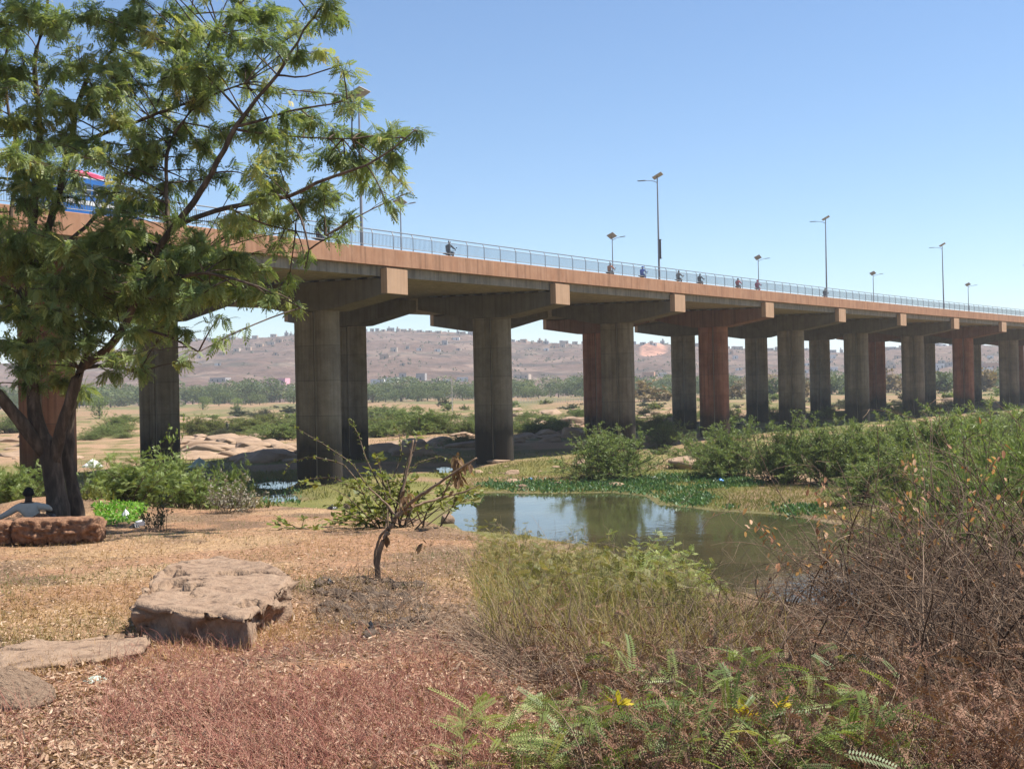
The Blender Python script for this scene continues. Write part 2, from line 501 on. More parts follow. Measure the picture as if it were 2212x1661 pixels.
# ------------------------------------------------------------------ bridge
TH, KC, SP, BX, BY = .5562, .0011, 22.098, -13.523, 82.144
DW, WR = 7.0, 16.04            # half width of one deck, spacing of the two pier rows
S0, S1 = -66.3, 309.4
def bp(s, o, z=0.0):
    a = TH + KC * s
    return Vector((BX - (math.cos(a) - math.cos(TH)) / KC + o * math.cos(a), BY + (math.sin(a) - math.sin(TH)) / KC - o * math.sin(a), z))
def bang(s): return -(TH + KC * s)       # z rotation that turns +Y into the bridge direction
def ftop(s):
    sc_ = min(s, 170)
    return CZ + 9.33 + .0178 * sc_ - .000058 * sc_ * sc_
def concrete(name, c1, c2, stain=0.0, joint=0.0, streak=.5, stainc=(.026, .021, .016), gain=1.0, redbelow=None):
    m, n, l, b = nmat(name)
    tc = n.new('ShaderNodeTexCoord'); oi = n.new('ShaderNodeObjectInfo')
    ad = n.new('ShaderNodeVectorMath'); ad.operation = 'ADD'; l.new(tc.outputs['Object'], ad.inputs[0]); l.new(oi.outputs['Location'], ad.inputs[1])
    vec = ad.outputs[0]
    a = noise(n, l, vec, .9, 7, .65)
    r = ramp(n, [c1, c2], [.32, .68]); l.new(a, r.inputs[0]); c = r.outputs[0]
    st = noise(n, l, vec, 2.2, 5, .6, stretch=(1.6, 1.6, .07))
    rs = ramp(n, [(.45, .43, .42), (1, 1, 1), (1.25, 1.2, 1.12)], [.30, .5, .75]); l.new(st, rs.inputs[0])
    c = mixc(n, l, streak, c, rs.outputs[0], 'MULTIPLY')
    sep = n.new('ShaderNodeSeparateXYZ'); l.new(tc.outputs['Object'], sep.inputs[0])
    if joint:
        fr = nmath(n, l, 'FRACT', nmath(n, l, 'DIVIDE', sep.outputs[2], joint))
        ln = nmath(n, l, 'LESS_THAN', fr, .014)
        c = mixc(n, l, nmath(n, l, 'MULTIPLY', ln, .6), c, (.05, .045, .04))
        lift = noise(n, l, nmath(n, l, 'FLOOR', nmath(n, l, 'DIVIDE', sep.outputs[2], joint)), 3.7, 0, .5)
        rl = ramp(n, [(.82, .82, .82), (1.12, 1.1, 1.08)], [.3, .7]); l.new(lift, rl.inputs[0])
        c = mixc(n, l, 1.0, c, rl.outputs[0], 'MULTIPLY')
    if stain:
        zz = nmath(n, l, 'SUBTRACT', sep.outputs[2], nmath(n, l, 'MULTIPLY', nmath(n, l, 'SUBTRACT', noise(n, l, vec, .8, 4, .6, stretch=(1, 1, .3)), .5), 2.6))
        rr = ramp(n, [(.97, .97, .97), (.9, .9, .9), (.45, .45, .45), (0, 0, 0)], [0, .55, .72, 1.0]); l.new(nmath(n, l, 'DIVIDE', zz, stain, True), rr.inputs[0])
        c = mixc(n, l, rr.outputs[0], c, stainc)
    l.new(c, b.inputs['Base Color']); b.inputs['Roughness'].default_value = .88; b.inputs['Specular IOR Level'].default_value = .2
    f = noise(n, l, vec, 14, 6, .7)
    bumpn(n, l, nmath(n, l, 'ADD', f, nmath(n, l, 'MULTIPLY', st, .5)), .25, .015, b)
    return m
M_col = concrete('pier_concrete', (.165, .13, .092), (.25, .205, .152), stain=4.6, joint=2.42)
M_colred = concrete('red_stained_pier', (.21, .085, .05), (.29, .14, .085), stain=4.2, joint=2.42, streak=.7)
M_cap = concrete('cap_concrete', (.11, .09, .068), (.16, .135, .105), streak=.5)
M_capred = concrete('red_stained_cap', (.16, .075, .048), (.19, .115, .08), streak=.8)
M_end = concrete('ochre_end_block', (.40, .25, .155), (.45, .29, .185), streak=.4)
M_fas = concrete('ochre_parapet', (.30, .152, .088), (.375, .21, .13), streak=.55)
M_slab = concrete('slab_concrete', (.20, .165, .125), (.30, .255, .20), streak=.75)
M_asph = simple('asphalt', [(.04, .04, .042), (.07, .068, .066)], 6)
M_galv = simple('galvanised_steel', [(.19, .195, .21), (.27, .275, .29)], 3, rough=.5, bump=0, metal=.35)
M_black = simple('black_rubber', [(.012, .012, .012), (.03, .03, .03)], 8, rough=.7, bump=0)

bridge = empty('road_bridge', bp(0, 0, 0.1), 0, 'long twin-deck concrete road bridge on red-stained piers crossing the riverbed', 'bridge')
BI = Matrix.Translation(-Vector(bridge.location))
def bobj(name, me, m, parent, loc=None, rz=0.0):
    """child of the bridge root placed in world coordinates"""
    o = obj(name, me, m, parent)
    if loc is not None:
        o.location = Vector(loc) - Vector(bridge.location); o.rotation_euler = (0, 0, rz)
    return o
def sweep(name, prof, s0, s1, step, zf, closed=True):
    """prof: list of (o, z) -> mesh swept along the bridge, vertices relative to the bridge root"""
    k = int(round((s1 - s0) / step)); vs = []; n = len(prof)
    for i in range(k + 1):
        s = s0 + (s1 - s0) * i / k
        for (o, z) in prof:
            vs.append(bp(s, o, zf(s) + z) - Vector(bridge.location))
    fs = [(i * n + j, i * n + (j + 1) % n, (i + 1) * n + (j + 1) % n, (i + 1) * n + j) for i in range(k) for j in range(n if closed else n - 1)]
    if closed: fs += [tuple(range(n)), tuple(range(k * n, k * n + n))[::-1]]
    mb = MB(); mb.add(vs, fs); return mb.mesh(name)
def cf(o): return .02 * (DW - o)                       # crossfall towards the near edge
def cff(o): return .02 * (DW + (o + WR))              # far deck falls the other way
for sgn, off, cfn in ((1, 0, cf), (-1, -WR, cff)):
    prof = [(off + o, z + cfn(off + o)) for o, z in ((-6.55 if sgn < 0 else -8.0, -1.8), (6.55 if sgn > 0 else 8.0, -1.8), (6.55 if sgn > 0 else 8.0, -1.0), (6.75 if sgn > 0 else 8.0, -.98), (6.75 if sgn > 0 else 8.0, -.36), (-6.75 if sgn < 0 else -8.0, -.36), (-6.75 if sgn < 0 else -8.0, -.98), (-6.55 if sgn < 0 else -8.0, -1.0))]
    d = bobj('deck_slab', sweep('deck_slab', prof, S0, S1, SP / 4, ftop), M_slab, bridge)
    pr = [(off - 6.6, -.352 + cfn(off - 6.6)), (off + 6.6, -.352 + cfn(off + 6.6)), (off + 6.6, -.40 + cfn(off + 6.6)), (off - 6.6, -.40 + cfn(off - 6.6))]
    bobj('road_surface', sweep('road_surface', pr, S0, S1, SP / 4, ftop), M_asph, d)
# fascia panels of the parapet: one mesh shared by all
PL = SP / 5
pm = MB()
prf = [(-.32, 0), (-.02, 0), (0, -.03), (0, -1.12), (-.42, -1.12), (-.42, -.96), (-.32, -.9)]
pm.prism(prf, -PL / 2 + .006, PL / 2 - .006, lambda p, t: Vector((p[0], t, p[1])))
pmesh = pm.mesh('parapet_panel')
i = 0; s = S0 + PL / 2
while s < S1:
    o = bobj('parapet_panel', pmesh, M_fas, bridge, bp(s, DW, ftop(s)), bang(s))
    o.rotation_euler = (math.atan((ftop(s + 1) - ftop(s - 1)) / 2), 0, bang(s))
    if s < 120:
        o2 = bobj('parapet_panel', pmesh, M_fas, bridge, bp(s, -WR - DW, ftop(s)), bang(s) + PI)
    s += PL
# piers
R0, A0, WB = .86, 1.88, .50
def column_mesh(h):
    """two round shafts joined by a thinner web"""
    mb = MB(); pts = []
    a0 = math.asin(WB / R0)
    for k in range(25):
        a = -(PI - a0) + 2 * (PI - a0) * k / 24; pts.append((A0 / 2 + R0 * math.cos(a), R0 * math.sin(a)))
    for k in range(25):
        a = a0 + 2 * (PI - a0) * k / 24; pts.append((-A0 / 2 + R0 * math.cos(a), R0 * math.sin(a)))
    mb.prism(pts, -1.2, h, lambda p, t: Vector((p[0], p[1], t)))
    for sy in (-1, 1):
        mb.box((-.12, sy * (WB + .05), h / 2), (.62, .16, h - .1))
        mb.box((-.12, sy * (WB + .135), h / 2), (.03, .02, h - .4))
    return mb.mesh('pier_column')
def cap_mesh(cfl):
    """cap in (transverse, along, up); z = 0 at the parapet top level"""
    mb = MB(); T = 1.13
    pts = [(-7.05, -1.95), (-7.05, -2.98), (-1.95, -3.9), (1.95, -3.9), (7.05, -2.98), (7.05, -1.95)]
    mb.prism([(o, z + .02 * (DW - cfl * o)) for o, z in pts], -T, T, lambda p, t: Vector((p[0], t, p[1])))
    return bevel(mb.mesh('pier_cap'), .02, 1)
def block_mesh():
    mb = MB(); mb.box((0, 0, 0), (.52, 2.285, 1.68)); return bevel(mb.mesh('end_block'), .025, 2)
capm = {1: cap_mesh(1), -1: cap_mesh(-1)}
capmr = {k: v.copy() for k, v in capm.items()}
blm = block_mesh(); brm = MB().box((0, 0, 0), (.5, .5, .15)).mesh('bearing')
M_pipe = simple('old_pvc', [(.20, .17, .13), (.34, .30, .24)], 3, bump=0, stretch=(1, 1, .2))
M_bear = simple('bearing_pad', [(.25, .25, .26), (.4, .4, .4)], 5, bump=0)
RED_N, RED_F = {4, 8}, {3, 7, 10}
for n_ in range(-1, 14):
    s = SP * (n_ - 1)
    for row in (0, 1):
        off = 0 if row == 0 else -WR
        red = n_ in RED_N if row == 0 else (n_ - 1) in RED_F
        if row == 0 and n_ == 0: red = True
        b0 = bp(s, off); gz = min(Hs(b0.x, b0.y), .6) if n_ < 12 else .3
        sgn = 1 if row == 0 else -1
        top = ftop(s) - 3.9 + .02 * DW
        h = top - gz
        pier = bobj('pier', column_mesh(h), M_colred if red else M_col, bridge, (b0.x, b0.y, gz), bang(s))
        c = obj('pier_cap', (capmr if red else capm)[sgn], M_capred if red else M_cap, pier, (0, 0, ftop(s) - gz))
        e1 = obj('end_block', blm, M_end, pier, (sgn * 6.87, 0, ftop(s) - gz - 2.135))
        obj('drain_pipe', MB().tube([(.27, -WB - .06, .35), (.27, -WB - .06, h - .02)], .045, 6).mesh('drain_pipe'), M_pipe, pier)
        if row == 0 and n_ < 11:
            for k in range(9):
                o_ = -5.6 + 1.4 * k
                obj('bearing', brm, M_bear, pier, (o_, -.72, ftop(s) - gz - 1.875 + .02 * (DW - o_)))
# railing
rail = bobj('railing', sweep('railing', [(6.74 + .028 * math.cos(a * PI / 3), 1.2 + .04 * math.sin(a * PI / 3)) for a in range(6)], S0, S1, SP / 10, ftop), M_galv, bridge)
rail['label'] = 'grey steel hand rail along the near edge of the bridge'
bobj('middle_rail', sweep('middle_rail', [(6.85 + .02 * math.cos(a * PI / 2), .93 + .02 * math.sin(a * PI / 2)) for a in range(4)], S0, S1, SP / 10, ftop), M_galv, rail)
bobj('bottom_rail', sweep('bottom_rail', [(6.85 + .022 * math.cos(a * PI / 2), .17 + .022 * math.sin(a * PI / 2)) for a in range(4)], S0, S1, SP / 10, ftop), M_galv, rail)
pmb = MB(); pmb.tube([(0, 0, -.03), (0, 0, .86), (-.02, 0, .98), (-.09, 0, 1.12), (-.11, 0, 1.19)], .034, 5)
pm_ = pmb.mesh('post')
k = 0; s = S0
while s <= S1:
    bobj('post', pm_, M_galv, rail, bp(s, 6.85, ftop(s)), bang(s)); s += SP / 10
bmesh1 = MB().box((0, 0, .55), (.022, .016, .74)).mesh('baluster')
NB = 15; step = SP / 10 / NB; allb = []
s = S0; q = 0
while s < 250:
    if q % NB: allb.append(s)
    q += 1; s += step
vis = sorted(allb, key=lambda s: abs(s - 2.0) if s > -16 else 1e3)   # the clear stretch right of the tree
for s in vis[:300]:
    bobj('baluster', bmesh1, M_galv, rail, bp(s, 6.85, ftop(s)), bang(s))
mb = MB()
for s in vis[300:]:
    mt = Matrix.Translation(bp(s, 6.85, ftop(s)) - Vector(bridge.location)) @ Matrix.Rotation(bang(s), 4, 'Z')
    mb.box((0, 0, .55), (.022, .016, .74), mt)
tag(bobj('balusters', mb.mesh('balusters'), M_galv, rail), kind='stuff')

# ------------------------------------------------------------------ street lamps on the bridge
M_pole = simple('pole_steel', [(.24, .23, .24), (.36, .35, .36)], 2, rough=.55, bump=0, metal=.2, stretch=(1, 1, .3))
M_panel = simple('solar_panel_back', [(.42, .36, .33), (.55, .49, .45)], 3, rough=.5, bump=0)
M_cell = simple('solar_cells', [(.012, .018, .045), (.02, .03, .07)], 3, rough=.15, bump=0, spec=.6)
M_lampgrey = simple('lamp_housing', [(.25, .25, .27), (.33, .33, .35)], 4, rough=.45, bump=0)
def street_lamp(hgt, tilt=1):
    t = empty('street_lamp')
    mb = MB(); mb.tube([(0, 0, 0), (0, 0, .9), (0, 0, hgt * .5), (0, 0, hgt)], [.115, .11, .085, .055], 10)
    mb.box((0, 0, .03), (.42, .42, .06)); obj('pole', mb.mesh('pole', False), M_pole, t)
    mb = MB(); mb.tube([(0, 0, hgt - .55), (-.35, 0, hgt - .36), (-.8, 0, hgt - .25), (-1.25, 0, hgt - .2)], [.035, .033, .03, .028], 6)
    a = obj('lamp_arm', mb.mesh('lamp_arm'), M_pole, t)
    mb = MB(); pts = [(-.5, 0), (-.42, .11), (.25, .15), (.42, .06), (.42, -.06), (.25, -.15), (-.42, -.11)]
    mb.prism(pts, -.035, .035, lambda p, q: Vector((p[0] - 1.62, p[1], q + hgt - .17 - .05 * p[0])))
    obj('lamp_head', mb.mesh('lamp_head'), M_lampgrey, a)
    mt = Matrix.Translation((.05, 0, hgt + .12)) @ Matrix.Rotation(R(-27) * tilt, 4, 'Y') @ Matrix.Rotation(R(8), 4, 'X') @ Matrix.Rotation(R(90 + 14), 4, 'Z')
    mb = MB(); mb.box((0, 0, 0), (1.62, 1.0, .035), mt)
    p = obj('solar_panel', mb.mesh('solar_panel'), M_panel, t)
    mb = MB()
    for i in range(4):
        for j in range(2): mb.box((-.59 + .393 * i, -.235 + .47 * j, .022), (.36, .44, .006), mt)
    obj('solar_cells', mb.mesh('solar_cells'), M_cell, p)
    mb = MB(); mb.tube([(0, 0, hgt - .02), (.05, 0, hgt + .11)], .05, 6); obj('bracket', mb.mesh('bracket'), M_pole, t)
    return t
L0 = street_lamp(10.35)
lamps = []
for i, s in enumerate((-2.4, 41.9, 85.9, 130.0, 174.)):
    t = L0 if i == 0 else copy_tree(L0)
    t.location = bp(s, 6.1, ftop(s) - .352 + cf(6.1)); t.rotation_euler = (R(.4) * (i % 3 - 1), R(.5) * ((i * 7) % 3 - 1), bang(s) + R((i * 5 % 7 - 3) * 1.5)); lamps.append(t)
label_by_order(lamps, '{} tall solar street lamp from the left along the near railing of the bridge', 'street lamp', 'solar lamps on the near side of the bridge')
M_ban = simple('dark_banner', [(.09, .08, .085), (.17, .15, .15)], 3, bump=0)
mb = MB(); mb.box((.17, 0, 3.4), (.17, .05, 1.9)); mb.tube([(0, 0, 4.3), (.36, 0, 4.3)], .02, 5); mb.tube([(0, 0, 2.5), (.36, 0, 2.5)], .02, 5)
obj('banner', mb.mesh('banner'), M_ban, lamps[1])
farl = []
L1 = street_lamp(10.35, -1)
def sfor(x, o):
    lo, hi = -80, 300
    for _ in range(50):
        mid_ = (lo + hi) / 2
        if px(bp(mid_, o, CZ + 12))[0] < x: lo = mid_
        else: hi = mid_
    return lo
for x in (868, 1325, 1640, 1888, 2093, 2235):
    s = sfor(x, -WR - 6.1); t = L1 if x == 868 else copy_tree(L1); farl.append(t)
    t.location = bp(s, -WR - 6.1, ftop(s) - .352 + cff(-WR - 6.1)); t.rotation_euler = (0, 0, bang(s) + PI + R(random.uniform(-4, 4)))
label_by_order(farl, '{} shorter-looking solar street lamp from the left on the far side of the bridge', 'street lamp', 'solar lamps on the far side of the bridge')

# ------------------------------------------------------------------ the big neem tree on the left
TY = 23.0
M_bark = simple('neem_bark', [(.03, .022, .016), (.085, .06, .042), (.19, .135, .095)], 9, rough=.95, bump=.9, dist=.04, stretch=(1, 1, .22))
M_neem = leafmat('neem_leaves', [(.075, .12, .042), (.17, .23, .08), (.29, .33, .12), (.48, .42, .14)], .42, .5, .3, [0, .45, .8, 1])
tb = gp(140, 1116)
tree = empty('neem_tree', (tb.x, TY, Hs(tb.x, TY)), 0, 'tall many-branched neem tree with feathery leaves on the left bank', 'tree')
TO = Vector(tree.location)
def TP(x, y, d=0.0): return P(x, y, TY + d) - TO
trunk = MB()
def limb(mb, pts, n=8):
    """pts: (x, y, depth, radius px) traced limb; smoothed"""
    q = [(TP(x, y, d), r / 132.0) for x, y, d, r in pts]
    out = []; rs = []
    for i in range(len(q) - 1):
        p0 = q[max(i - 1, 0)][0]; p1, p2 = q[i][0], q[i + 1][0]; p3 = q[min(i + 2, len(q) - 1)][0]
        k = max(2, int((p2 - p1).length / .22))
        for j in range(k):
            t = j / k
            out.append(0.5 * ((2 * p1) + (p2 - p0) * t + (2 * p0 - 5 * p1 + 4 * p2 - p3) * t * t + (-p0 + 3 * p1 - 3 * p2 + p3) * t ** 3))
            rs.append((q[i][1] * (1 - t) + q[i + 1][1] * t) * random.uniform(.93, 1.07))
    out.append(q[-1][0]); rs.append(q[-1][1])
    out = [p + Vector((random.gauss(0, .012), random.gauss(0, .012), 0)) for p in out]
    mb.tube(out, rs, n); return out
skel = []
skel += limb(trunk, [(128, 1150, 0, 40), (128, 1116, 0, 30), (122, 1070, 0, 27), (112, 1010, 0, 26), (100, 965, 0, 25), (80, 915, 0, 19), (70, 836, .1, 15), (66, 730, .2, 14), (64, 593, .3, 12), (72, 440, .4, 10), (85, 270, .3, 8), (73, 137, .2, 6), (95, 46, 0, 4), (110, -60, 0, 3)], 12)
skel += limb(trunk, [(165, 1140, .45, 26), (166, 1105, .45, 20), (160, 1060, .5, 18), (150, 1010, .5, 15), (150, 930, .6, 13), (158, 860, .6, 12), (175, 800, .8, 10), (190, 740, .9, 8), (170, 660, 1.1, 7), (190, 560, 1.2, 6)], 10)
trunk_me = trunk.mesh('trunk', True)
limbs = []
def lm(pts, n=7):
    mb = MB(); skel.extend(limb(mb, pts, n)); limbs.append(mb.mesh('limb', True))
lm([(105, 985, 0, 20), (60, 930, -.2, 17), (10, 868, -.4, 15), (-60, 790, -.6, 13), (-110, 640, -.8, 11), (-150, 430, -1, 8), (-120, 200, -1, 5), (-130, 0, -1, 3)])
lm([(116, 1000, 0, 17), (132, 930, -.2, 15), (155, 850, -.3, 14), (176, 795, -.3, 12), (212, 770, -.4, 11), (258, 724, -.5, 10), (296, 641, -.7, 9), (330, 560, -.8, 9), (365, 502, -.9, 9), (419, 436, -1, 8), (457, 374, -1.1, 7), (511, 274, -1.2, 6), (540, 232, -1.2, 5), (598, 162, -1.2, 4), (640, 90, -1.2, 3), (690, 20, -1.2, 2)])
lm([(365, 502, -.9, 7), (403, 478, -1, 6.5), (494, 448, -1.3, 6), (623, 424, -1.6, 5), (685, 395, -1.8, 4), (789, 357, -2, 3), (850, 320, -2, 2), (893, 282, -2, 1.5)])
lm([(70, 600, .3, 10), (104, 498, .5, 9), (120, 432, .6, 9), (143, 349, .8, 8), (166, 232, .8, 7), (195, 158, .8, 6), (216, 141, .8, 5), (286, 37, .8, 3), (330, -40, .8, 2)])
lm([(143, 349, .8, 6), (200, 299, .4, 5), (299, 262, .1, 4.5), (365, 237, 0, 4), (448, 208, 0, 3), (530, 180, 0, 2)])
lm([(365, 502, -.9, 7), (362, 440, -.7, 6), (359, 395, -.6, 5), (365, 311, -.5, 4.5), (411, 241, -.4, 4), (430, 150, -.3, 3), (470, 60, -.2, 2)])
lm([(511, 274, -1.2, 4), (580, 255, -1.4, 3), (650, 235, -1.6, 2.5), (720, 225, -1.8, 2), (765, 205, -1.9, 1.5)])
lm([(511, 280, -1.2, 3.5), (600, 292, -1, 2.5), (680, 298, -.8, 2), (760, 300, -.8, 1.5)])
lm([(598, 162, -1.2, 3), (660, 165, -1.5, 2), (735, 140, -1.6, 1.5)])
lm([(296, 641, -.7, 6), (360, 610, -1.2, 5), (440, 590, -1.6, 4), (530, 610, -2, 3), (600, 640, -2.2, 2), (650, 665, -2.3, 1.5)])
lm([(258, 724, -.5, 5), (320, 715, -.9, 4), (380, 735, -1.2, 3), (430, 760, -1.3, 2)])
lm([(623, 424, -1.6, 3), (650, 470, -1.8, 2.5), (665, 540, -2, 2), (660, 580, -2, 1.2)])
lm([(494, 448, -1.3, 3), (560, 480, -1.0, 2.5), (640, 500, -.8, 2), (725, 512, -.8, 1.3)])
lm([(70, 700, .2, 8), (30, 600, 1.0, 7), (20, 480, 1.6, 6), (40, 340, 2, 5), (10, 200, 2.2, 4), (20, 60, 2.2, 3)])
lm([(64, 593, .3, 7), (150, 520, 1.4, 6), (230, 440, 2, 5), (290, 330, 2.2, 4), (350, 200, 2.3, 3), (400, 80, 2.3, 2), (420, -30, 2.3, 2)])
lm([(176, 795, -.3, 6), (235, 790, .3, 5), (300, 805, .8, 3)])
lm([(190, 700, .9, 5), (240, 640, 1.6, 4), (330, 590, 2, 3), (420, 560, 2.2, 2.5)])
obj('trunk', trunk_me, M_bark, tree)
for me in limbs: obj('limb', me, M_bark, tree)
TUFT = """700,20,45 725,45,30 660,60,45 690,110,40 735,140,26 640,130,40 600,40,50 560,90,45 520,30,50 470,60,55 530,150,45 590,190,38 450,130,50 400,40,50 350,90,45 300,30,55 240,70,55 180,30,55 120,60,50 60,40,55 10,80,50 20,20,40
765,205,36 750,235,25 705,210,18 660,240,25 620,250,35 690,270,35 730,290,40 780,300,45 830,310,45 895,280,28 905,300,22 850,350,40 800,360,45 870,400,28 888,415,18 750,370,45 700,340,40 740,430,40 800,410,40 840,455,22 690,400,45 650,440,45 600,400,45 560,430,40 752,500,13 727,515,17 770,460,25
600,470,35 640,500,22 665,545,24 660,572,17 590,540,18 560,480,35 520,500,30
480,200,45 420,170,50 370,160,50 310,140,50 420,230,40 340,230,45 280,190,50 230,150,50 170,130,45 110,150,50 50,150,55 10,190,50
490,290,40 450,330,38 400,290,35 360,300,35 320,320,40 280,290,40 240,260,45 190,230,45 140,220,40 80,230,45 30,260,55
560,300,35 590,330,40 540,360,35 500,380,35 620,340,30
300,370,45 350,400,35 270,400,40 230,340,40 180,310,45 130,300,45 70,310,50 20,340,60 30,400,50 90,370,45 150,375,26 110,410,34 160,430,26 130,445,30 225,420,28 260,445,28 70,400,36 205,455,26 150,400,20 60,440,40 290,440,38 330,450,34 250,430,28 420,400,30 390,350,30
260,470,30 300,500,35 350,540,45 410,520,40 460,540,45 510,560,45 550,590,40 440,600,45 390,590,45 330,600,50 270,560,50 210,530,40 150,540,50 100,520,45 50,520,50 10,560,50 60,600,50 120,600,50 180,620,50 240,640,50 300,660,45 360,660,40 420,650,35 480,640,35 530,640,32 580,650,30 640,665,26 620,630,22 470,690,20 400,720,25 430,760,22 410,780,18 370,700,30
40,680,45 100,680,45 150,700,45 20,740,40 60,760,45 130,760,45 180,740,40 220,700,40 270,720,35 300,800,26 322,810,16 260,810,25 230,780,30 120,830,40 60,840,35 30,800,35 190,850,25 0,850,30 280,760,28"""
tr = np.random.default_rng(5)
tufts = []
for w in TUFT.split():
    x, y, r = map(float, w.split(','))
    dense = 1.0 if y < 480 else 1.5
    tufts.append((x, y, r, tr.normal(-.3, 1.1), dense))
    if r >= 30 and (x < 690 or tr.random() < .4):
        tufts.append((x + tr.normal(0, 26), y + tr.normal(0, 22), r * tr.uniform(.6, .9), tr.normal(1.0, 1.3), .75 * dense))
for i in range(46):   # the half of the crown that reaches out of the frame
    tufts.append((tr.uniform(-420, -20), tr.uniform(-150, 650), tr.uniform(40, 60), tr.normal(0, 1.6), 1.1))
for i in range(26):
    tufts.append((tr.uniform(-50, 650), tr.uniform(-260, -30), tr.uniform(40, 60), tr.normal(0, 1.4), 1.0))
sk = np.array([tuple(p) for p in skel])
ups = [p for p in skel if p.z > 3.4]
for i in range(75):   # sprays that hang in front of the limbs
    w_ = px(Vector(ups[tr.integers(len(ups))]) + TO)
    if w_[0] < 560 or tr.random() < .35: tufts.append((w_[0] + tr.normal(0, 22), w_[1] + tr.normal(8, 20), tr.uniform(22, 38), tr.uniform(-2.2, -.6), 1.0))
for i in range(34):
    tufts.append((tr.uniform(-20, 520), tr.uniform(480, 700), tr.uniform(28, 44), tr.uniform(-2.0, 1.8), 1.3))
NEEM = pinnate(6, .36, .135, R(60), .32, .10, .12)
B, D, L, TN, twP, twR = [], [], [], [], [], []
for (x, y, r, dz, den) in tufts:
    c = np.array(TP(x, y, dz)); rm = r / 110.0
    dd = np.linalg.norm(sk - c, axis=1); dd = dd + .35 * np.maximum(0, sk[:, 2] - c[2])
    a = sk[np.argmin(dd + tr.uniform(0, .25, len(dd)))]
    # the spray of twigs that carries the tuft
    mid = (a + c) / 2 + tr.normal(0, .08, 3) + np.array([0, 0, .10])
    t = np.linspace(0, 1, 7)[:, None]
    main = a * (1 - t) ** 2 + 2 * mid * t * (1 - t) + c * t ** 2
    twP.append(main); twR.append(np.linspace(.017, .008, 7))
    nt_ = max(4, int(8 * r / 40))
    tips = []
    for k in range(nt_):
        b0 = main[tr.integers(3, 7)]
        v = unit(1, tr)[0] * rm * tr.uniform(.4, 1.15); v[2] = abs(v[2]) * .5 + v[2] * .5
        p = b0 * .35 + c * .65 + v
        q = np.linspace(0, 1, 7)[:, None]
        m2 = (b0 + p) / 2 + np.array([0, 0, .06]) + tr.normal(0, .03, 3)
        path = b0 * (1 - q) ** 2 + 2 * m2 * q * (1 - q) + p * q ** 2
        twP.append(path); twR.append(np.linspace(.007, .0035, 7)); tips.append(path)
    nl = int(74 * (r / 40) ** 2 * den)
    tone = np.clip(tr.normal(.48, .12), .15, .8)
    for k in range(nl):
        path = tips[tr.integers(len(tips))]
        j = tr.integers(1, 7); bpt = path[j] + tr.normal(0, .03, 3)
        ax = path[6] - path[3]; ax = ax / (np.linalg.norm(ax) + 1e-6)
        d = ax * .5 + unit(1, tr)[0] * .9 + np.array([0, 0, -.42])
        B.append(bpt); D.append(d); L.append(tr.uniform(.14, .26)); TN.append(np.clip(tone + tr.normal(0, .13) + (.35 if tr.random() < .035 else 0), 0, 1))
B = np.array(B); D = np.array(D); L = np.array(L); TN = np.array(TN)
V, Q = leaves_np(B, D, L, NEEM, tr, roll=.55)
tone = np.repeat(TN, NEEM.shape[0] * 4)
obj('crown', mesh_np('crown', V, Q, tone=tone), M_neem, tree)
V, Q = tubes_np(np.array(twP), np.array(twR), 4)
obj('twigs', mesh_np('twigs', V, Q), M_bark, tree)
print('neem leaves', len(B))

